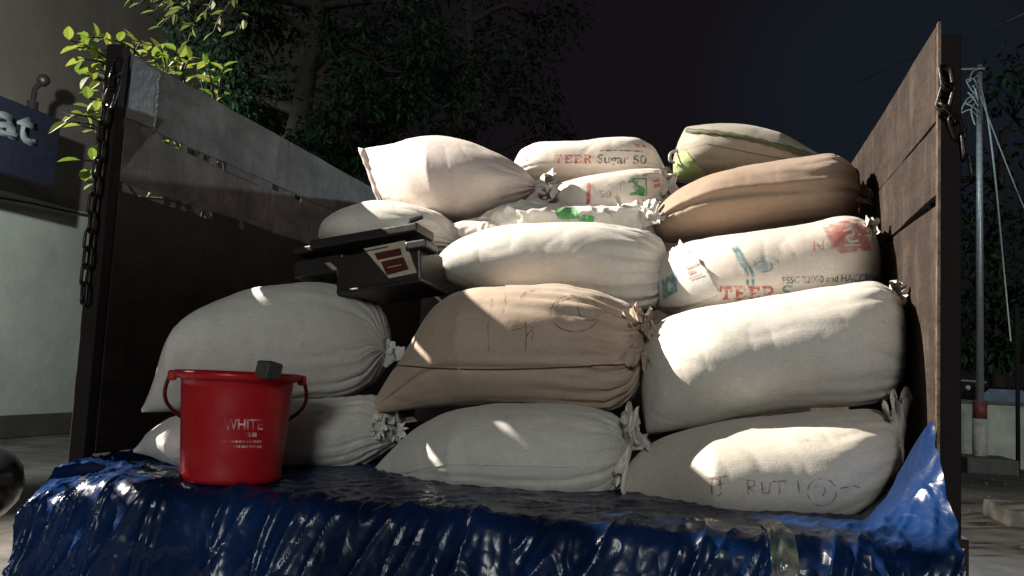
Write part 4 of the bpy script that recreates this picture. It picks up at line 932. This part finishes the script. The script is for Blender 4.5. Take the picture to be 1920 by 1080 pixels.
# ------------------------------------------------------------------ red bucket
bc = at(437, 905, 1.80); bcx, bcy, bz = bc.x, 1.90, ZF + .012
zr = at(440, 697, bcy).z
Rt = (at(545, 697, bcy) - at(337, 697, bcy)).length / 2 * .955; Rb = (at(520, 890, bcy) - at(349, 890, bcy)).length / 2 * .955
bcx = at(440, 800, bcy).x
bu = thing('red_bucket', 'red plastic bucket with faint white lettering standing on the blue tarp', 'bucket', (bcx, bcy, bz))
Hh = zr - bz
prof = [(0, .012), (Rb * .93, .012), (Rb * .93, 0), (Rb, 0), (Rb + .002, .012)] + [(Rb + (Rt - .012 - Rb) * (t / 14), .012 + (Hh - .032) * t / 14) for t in range(1, 15)] + [(Rt - .004, Hh - .019), (Rt + .004, Hh - .012), (Rt + .006, Hh - .004), (Rt + .002, Hh), (Rt - .008, Hh), (Rt - .0135, Hh - .006)]
prof += [(Rb - .003 + (Rt - .0145 - Rb) * (t / 14), .012 + (Hh - .032) * t / 14) for t in range(14, 0, -1)] + [(Rb - .004, .018), (0, .016)]
def lathe(prof, n=72, wob=0):
    bm = bmesh.new(); rows = []
    for r_, z in prof:
        if r_ == 0: rows.append([bm.verts.new((bcx, bcy, bz + z))]); continue
        rows.append([bm.verts.new((bcx + r_ * (1 + wob * sin(2 * 2 * pi * k_ / n + 1)) * cos(2 * pi * k_ / n), bcy + r_ * sin(2 * pi * k_ / n), bz + z)) for k_ in range(n)])
    for a, b_ in zip(rows, rows[1:]):
        for k_ in range(n):
            if len(a) == 1: bm.faces.new((a[0], b_[k_], b_[(k_ + 1) % n]))
            elif len(b_) == 1: bm.faces.new((a[k_], b_[0], a[(k_ + 1) % n]))
            else: bm.faces.new((a[k_], a[(k_ + 1) % n], b_[(k_ + 1) % n], b_[k_]))
    bmesh.ops.recalc_face_normals(bm, faces=bm.faces); return bm
obj('tub', lathe(prof, 80, .006), M['red'], bu, True)
# bail folded down round the back
HA = atan2(bcy, bcx) - pi / 2                   # the bail's ears face across the line of sight
def hp(a, r_, back, z): return (bcx + r_ * cos(a) * cos(HA) - back * sin(HA), bcy + r_ * cos(a) * sin(HA) + back * cos(HA), z)
bm = bmesh.new(); Rh = Rt + .012; pts = []
for k_ in range(61):
    a = pi * k_ / 60; ae = min(a, pi - a); dn = sin(a)
    pts.append(hp(a, Rh + .016 * sin(min(1, ae / .55) * pi) ** .8, .004 + Rh * 1.02 * dn, zr - .010 - .105 * min(1, dn / .55) ** .75))
tube(bm, pts, .0048, 10); obj('handle', bm, mat('dark_red_plastic', (.10, .008, .010), (.06, .006, .008), 20, .4), bu, True)
for a in (0, pi):
    bm = bmesh.new(); q = Vector(hp(a, Rt + .008, .004, zr - .014)); box(bm, (-.010, -.013, -.012), (.010, .013, .012), Matrix.Translation(q) @ Matrix.Rotation(HA, 4, 'Z')); bevel(bm, .005); obj('ear', bm, M['red'], bu)
def bucket_print(name, bm):
    """flat letters (pixel coordinates) wrapped on the tub"""
    bmesh.ops.triangulate(bm, faces=bm.faces)
    for ax in (0, 1):
        lo = min(v.co[ax] for v in bm.verts); hi = max(v.co[ax] for v in bm.verts); t = lo + 3
        while t < hi:
            nn = [0, 0, 0]; nn[ax] = 1; pp = [0, 0, 0]; pp[ax] = t
            bmesh.ops.bisect_plane(bm, geom=list(bm.verts) + list(bm.edges) + list(bm.faces), plane_co=pp, plane_no=nn); t += 5
    for v in bm.verts:
        d = ray(v.co.x, v.co.y); o_ = CAMP - Vector((bcx, bcy, 0))
        rr = Rb + .003
        for _ in range(5):
            A = d.x ** 2 + d.y ** 2; B = 2 * (d.x * o_.x + d.y * o_.y); Cc = o_.x ** 2 + o_.y ** 2 - rr * rr
            t = (-B - sqrt(max(0, B * B - 4 * A * Cc))) / (2 * A); z = CAMP.z + d.z * t
            rr = Rb + (Rt - .012 - Rb) * min(1, max(0, (z - bz - .012) / (Hh - .032))) + .0012
        v.co = CAMP + d * t
    return obj(name, bm, M['white_ink'], bu)
def tb(txt, x0, y0, x1, y1, bold=.02):
    me = text_mesh(txt, 1, bold); bm = bmesh.new(); bm.from_mesh(me); bpy.data.meshes.remove(me)
    xs_ = [v.co.x for v in bm.verts]; ys_ = [v.co.y for v in bm.verts]; a, b_, c_, d = min(xs_), max(xs_), min(ys_), max(ys_)
    for v in bm.verts: v.co = Vector((x0 + (x1 - x0) * (v.co.x - a) / (b_ - a), y1 + (y0 - y1) * (v.co.y - c_) / (d - c_), 0))
    return bm
bucket_print('lettering', tb('WHITE', 420, 786, 493, 806))
def bars(rows):
    bm = bmesh.new()
    for x0, x1, y, h in rows:
        x = x0
        while x < x1:
            w2 = rnd.uniform(2, 6); bm.faces.new([bm.verts.new(q + (0,)) for q in ((x, y), (min(x + w2, x1), y), (min(x + w2, x1), y + h), (x, y + h))]); x += w2 + rnd.uniform(1, 2.5)
    return bm
bucket_print('small_lettering', bars([(460, 483, 811, 8), (414, 490, 826, 4), (432, 491, 835, 5)]))
cl = at(495, 690, bcy - Rt * .93)
bm = bmesh.new(); mt = Matrix.Translation((cl.x - .002, cl.y + .012, zr + .002)) @ Matrix.Rotation(R(-14), 4, 'Z') @ Matrix.Rotation(R(12), 4, 'Y')
box(bm, (-.018, -.016, -.010), (.020, .030, .026), mt); bevel(bm, .004)
tag(obj('grey_block', bm, M['dkgrey']), 'small dark grey block hooked on the rim of the red bucket', 'block')

# ------------------------------------------------------------------ blue tarp over the tailgate
TX0, TX1 = XL - .01, XR - .02
TLf, TRc, TLh, TYe = .90, .06, .68, 1.755
TARC = TRc * pi / 2 * .92; TTOT = TLf + TARC + TLh
def tarp_pos(x, ssn, off=0):
    x0, x1 = TX0, TX1
    if ssn < TLf: y, z, n_ = TYe + TRc + TLf - ssn, ZF + .004, Vector((0, 0, 1))
    else:
        a = min(ssn - TLf, TARC) / TRc; h = max(0, ssn - TLf - TARC)
        y = TYe + TRc - TRc * sin(a) - h * cos(a); z = ZF + .004 - TRc + TRc * cos(a) - h * sin(a); n_ = Vector((0, -sin(a), cos(a)))
    hang = min(1, max(0, (ssn - TLf + .16) / .26)); flat = 1 - hang
    fan = .35 + .5 * nz(Vector((x * 1.3, 0, 4)))
    qx = x + fan * (ssn - TLf) * hang
    r1 = max(0, ridged(Vector((qx * 3.1, ssn * .9, 1.7)))); r2 = max(0, ridged(Vector((qx * 7.3 + 2, ssn * 1.7, 5.1)))); r3 = max(0, ridged(Vector((x * 15 + ssn * 6, ssn * 11, 8.2)))); r4 = max(0, ridged(Vector((x * 27, ssn * 23 + x * 8, 2.2))))
    r5 = max(0, ridged(Vector((qx * 15, ssn * 2.3, 9.1))))
    dsp = hang * (.020 * r1 ** 5 + .015 * r2 ** 9 + .008 * r5 ** 10 + .0018 * r3 ** 4) + .0010 * r4 ** 4 + flat * (.007 * max(0, nz(Vector((x * 5, ssn * 6, 2)))) + .005 * r3 ** 4)
    dsp += hang * .018 * nz(Vector((x * 2.2, ssn * 2.0, 6)))
    el = max(0, 1 - (x - x0) / .5)
    rl = max(0, ridged(Vector(((x + ssn * .9) * 5.0, (ssn - x * .4) * 2.2, 3.3)))); rl2 = max(0, ridged(Vector(((x + ssn * .7) * 12, (ssn - x) * 3, 1.3))))
    dsp += el * (.022 * rl ** 5 + .012 * rl2 ** 7) * min(1, max(0, (ssn - .42) / .25))
    er = max(0, 1 - (x1 - x) / .34)
    rr_ = max(0, ridged(Vector(((x - ssn * .5) * 7, (ssn + x) * 4.5, 6.3)))); rr2 = max(0, ridged(Vector(((x + ssn * .6) * 15, (ssn - x) * 9, 2.3))))
    dsp += er * (.026 * rr_ ** 4 + .010 * rr2 ** 5) * min(1, max(0, (ssn - .5) / .2))
    p_ = Vector((x, y, z)) + n_ * (dsp + off)
    up = max(0, 1 - (x1 - x) / .13); wy = exp(-((y - 2.06) / .17) ** 2) if y > 1.7 else exp(-((1.7 - 2.06) / .17) ** 2) * max(0, 1 - (1.7 - y) * 3)
    p_.z += (.20 * up ** 1.4) * wy * (1 + .25 * nz(Vector((x * 20, y * 12, 1)))); p_.x += .012 * up * nz(Vector((y * 22, x * 9, 4)))
    lu = max(0, 1 - (x - x0) / .09); p_.z += .035 * lu * exp(-((y - 1.98) / .16) ** 2)
    le = max(0, 1 - (x - x0) / .30); dn = min(1, max(0, (ssn - .50) / .42))
    p_.z -= .055 * le * dn; p_.x += .11 * max(0, 1 - (x - x0) / .35) * dn
    return p_
def sheet(xa, xb, sa, sb, nx, ns, off=lambda i, j: 0, skew=0):
    bm = bmesh.new(); rows = []
    for j in range(ns + 1):
        rows.append([bm.verts.new(tarp_pos(xa + (xb - xa) * i / nx + skew * j / ns, sa + (sb - sa) * j / ns, off(i / nx, j / ns))) for i in range(nx + 1)])
    for j in range(ns):
        for i in range(nx): bm.faces.new((rows[j][i], rows[j][i + 1], rows[j + 1][i + 1], rows[j + 1][i]))
    return bm
tag(obj('tarp', sheet(TX0, TX1, 0, TTOT, 430, 240), M['tarp'], smooth=True), 'crumpled glossy blue plastic tarp draped over the lowered tailgate', 'tarp')
# cream plastic film lying in the tarp folds
m, n, b = new_mat('cream_plastic_film'); b.inputs['Roughness'].default_value = .16
t = N(n, 'ShaderNodeTexNoise', Scale=24, Detail=5); n.links.new(coord(n), t.inputs['Vector'])
r = ramp(n, t.outputs['Fac'], [(.40, (.30, .285, .22)), (.58, (.06, .09, .10))]); n.links.new(r.outputs[0], b.inputs['Base Color']); bump(n, b, t.outputs['Fac'], .6, .012)
tag(obj('plastic_wrapper', sheet(.085, .135, TLf - .12, TLf + .32, 14, 60, lambda u, v: .004 + .007 * sin(u * pi) + .004 * nz(Vector((u * 4, v * 7, 1))), .045), m, smooth=True), 'strip of cream plastic wrapping caught in the blue tarp below the stamped sack', 'wrapper')
for o in list(bpy.data.objects):
    if '_o' in o: del o['_o']
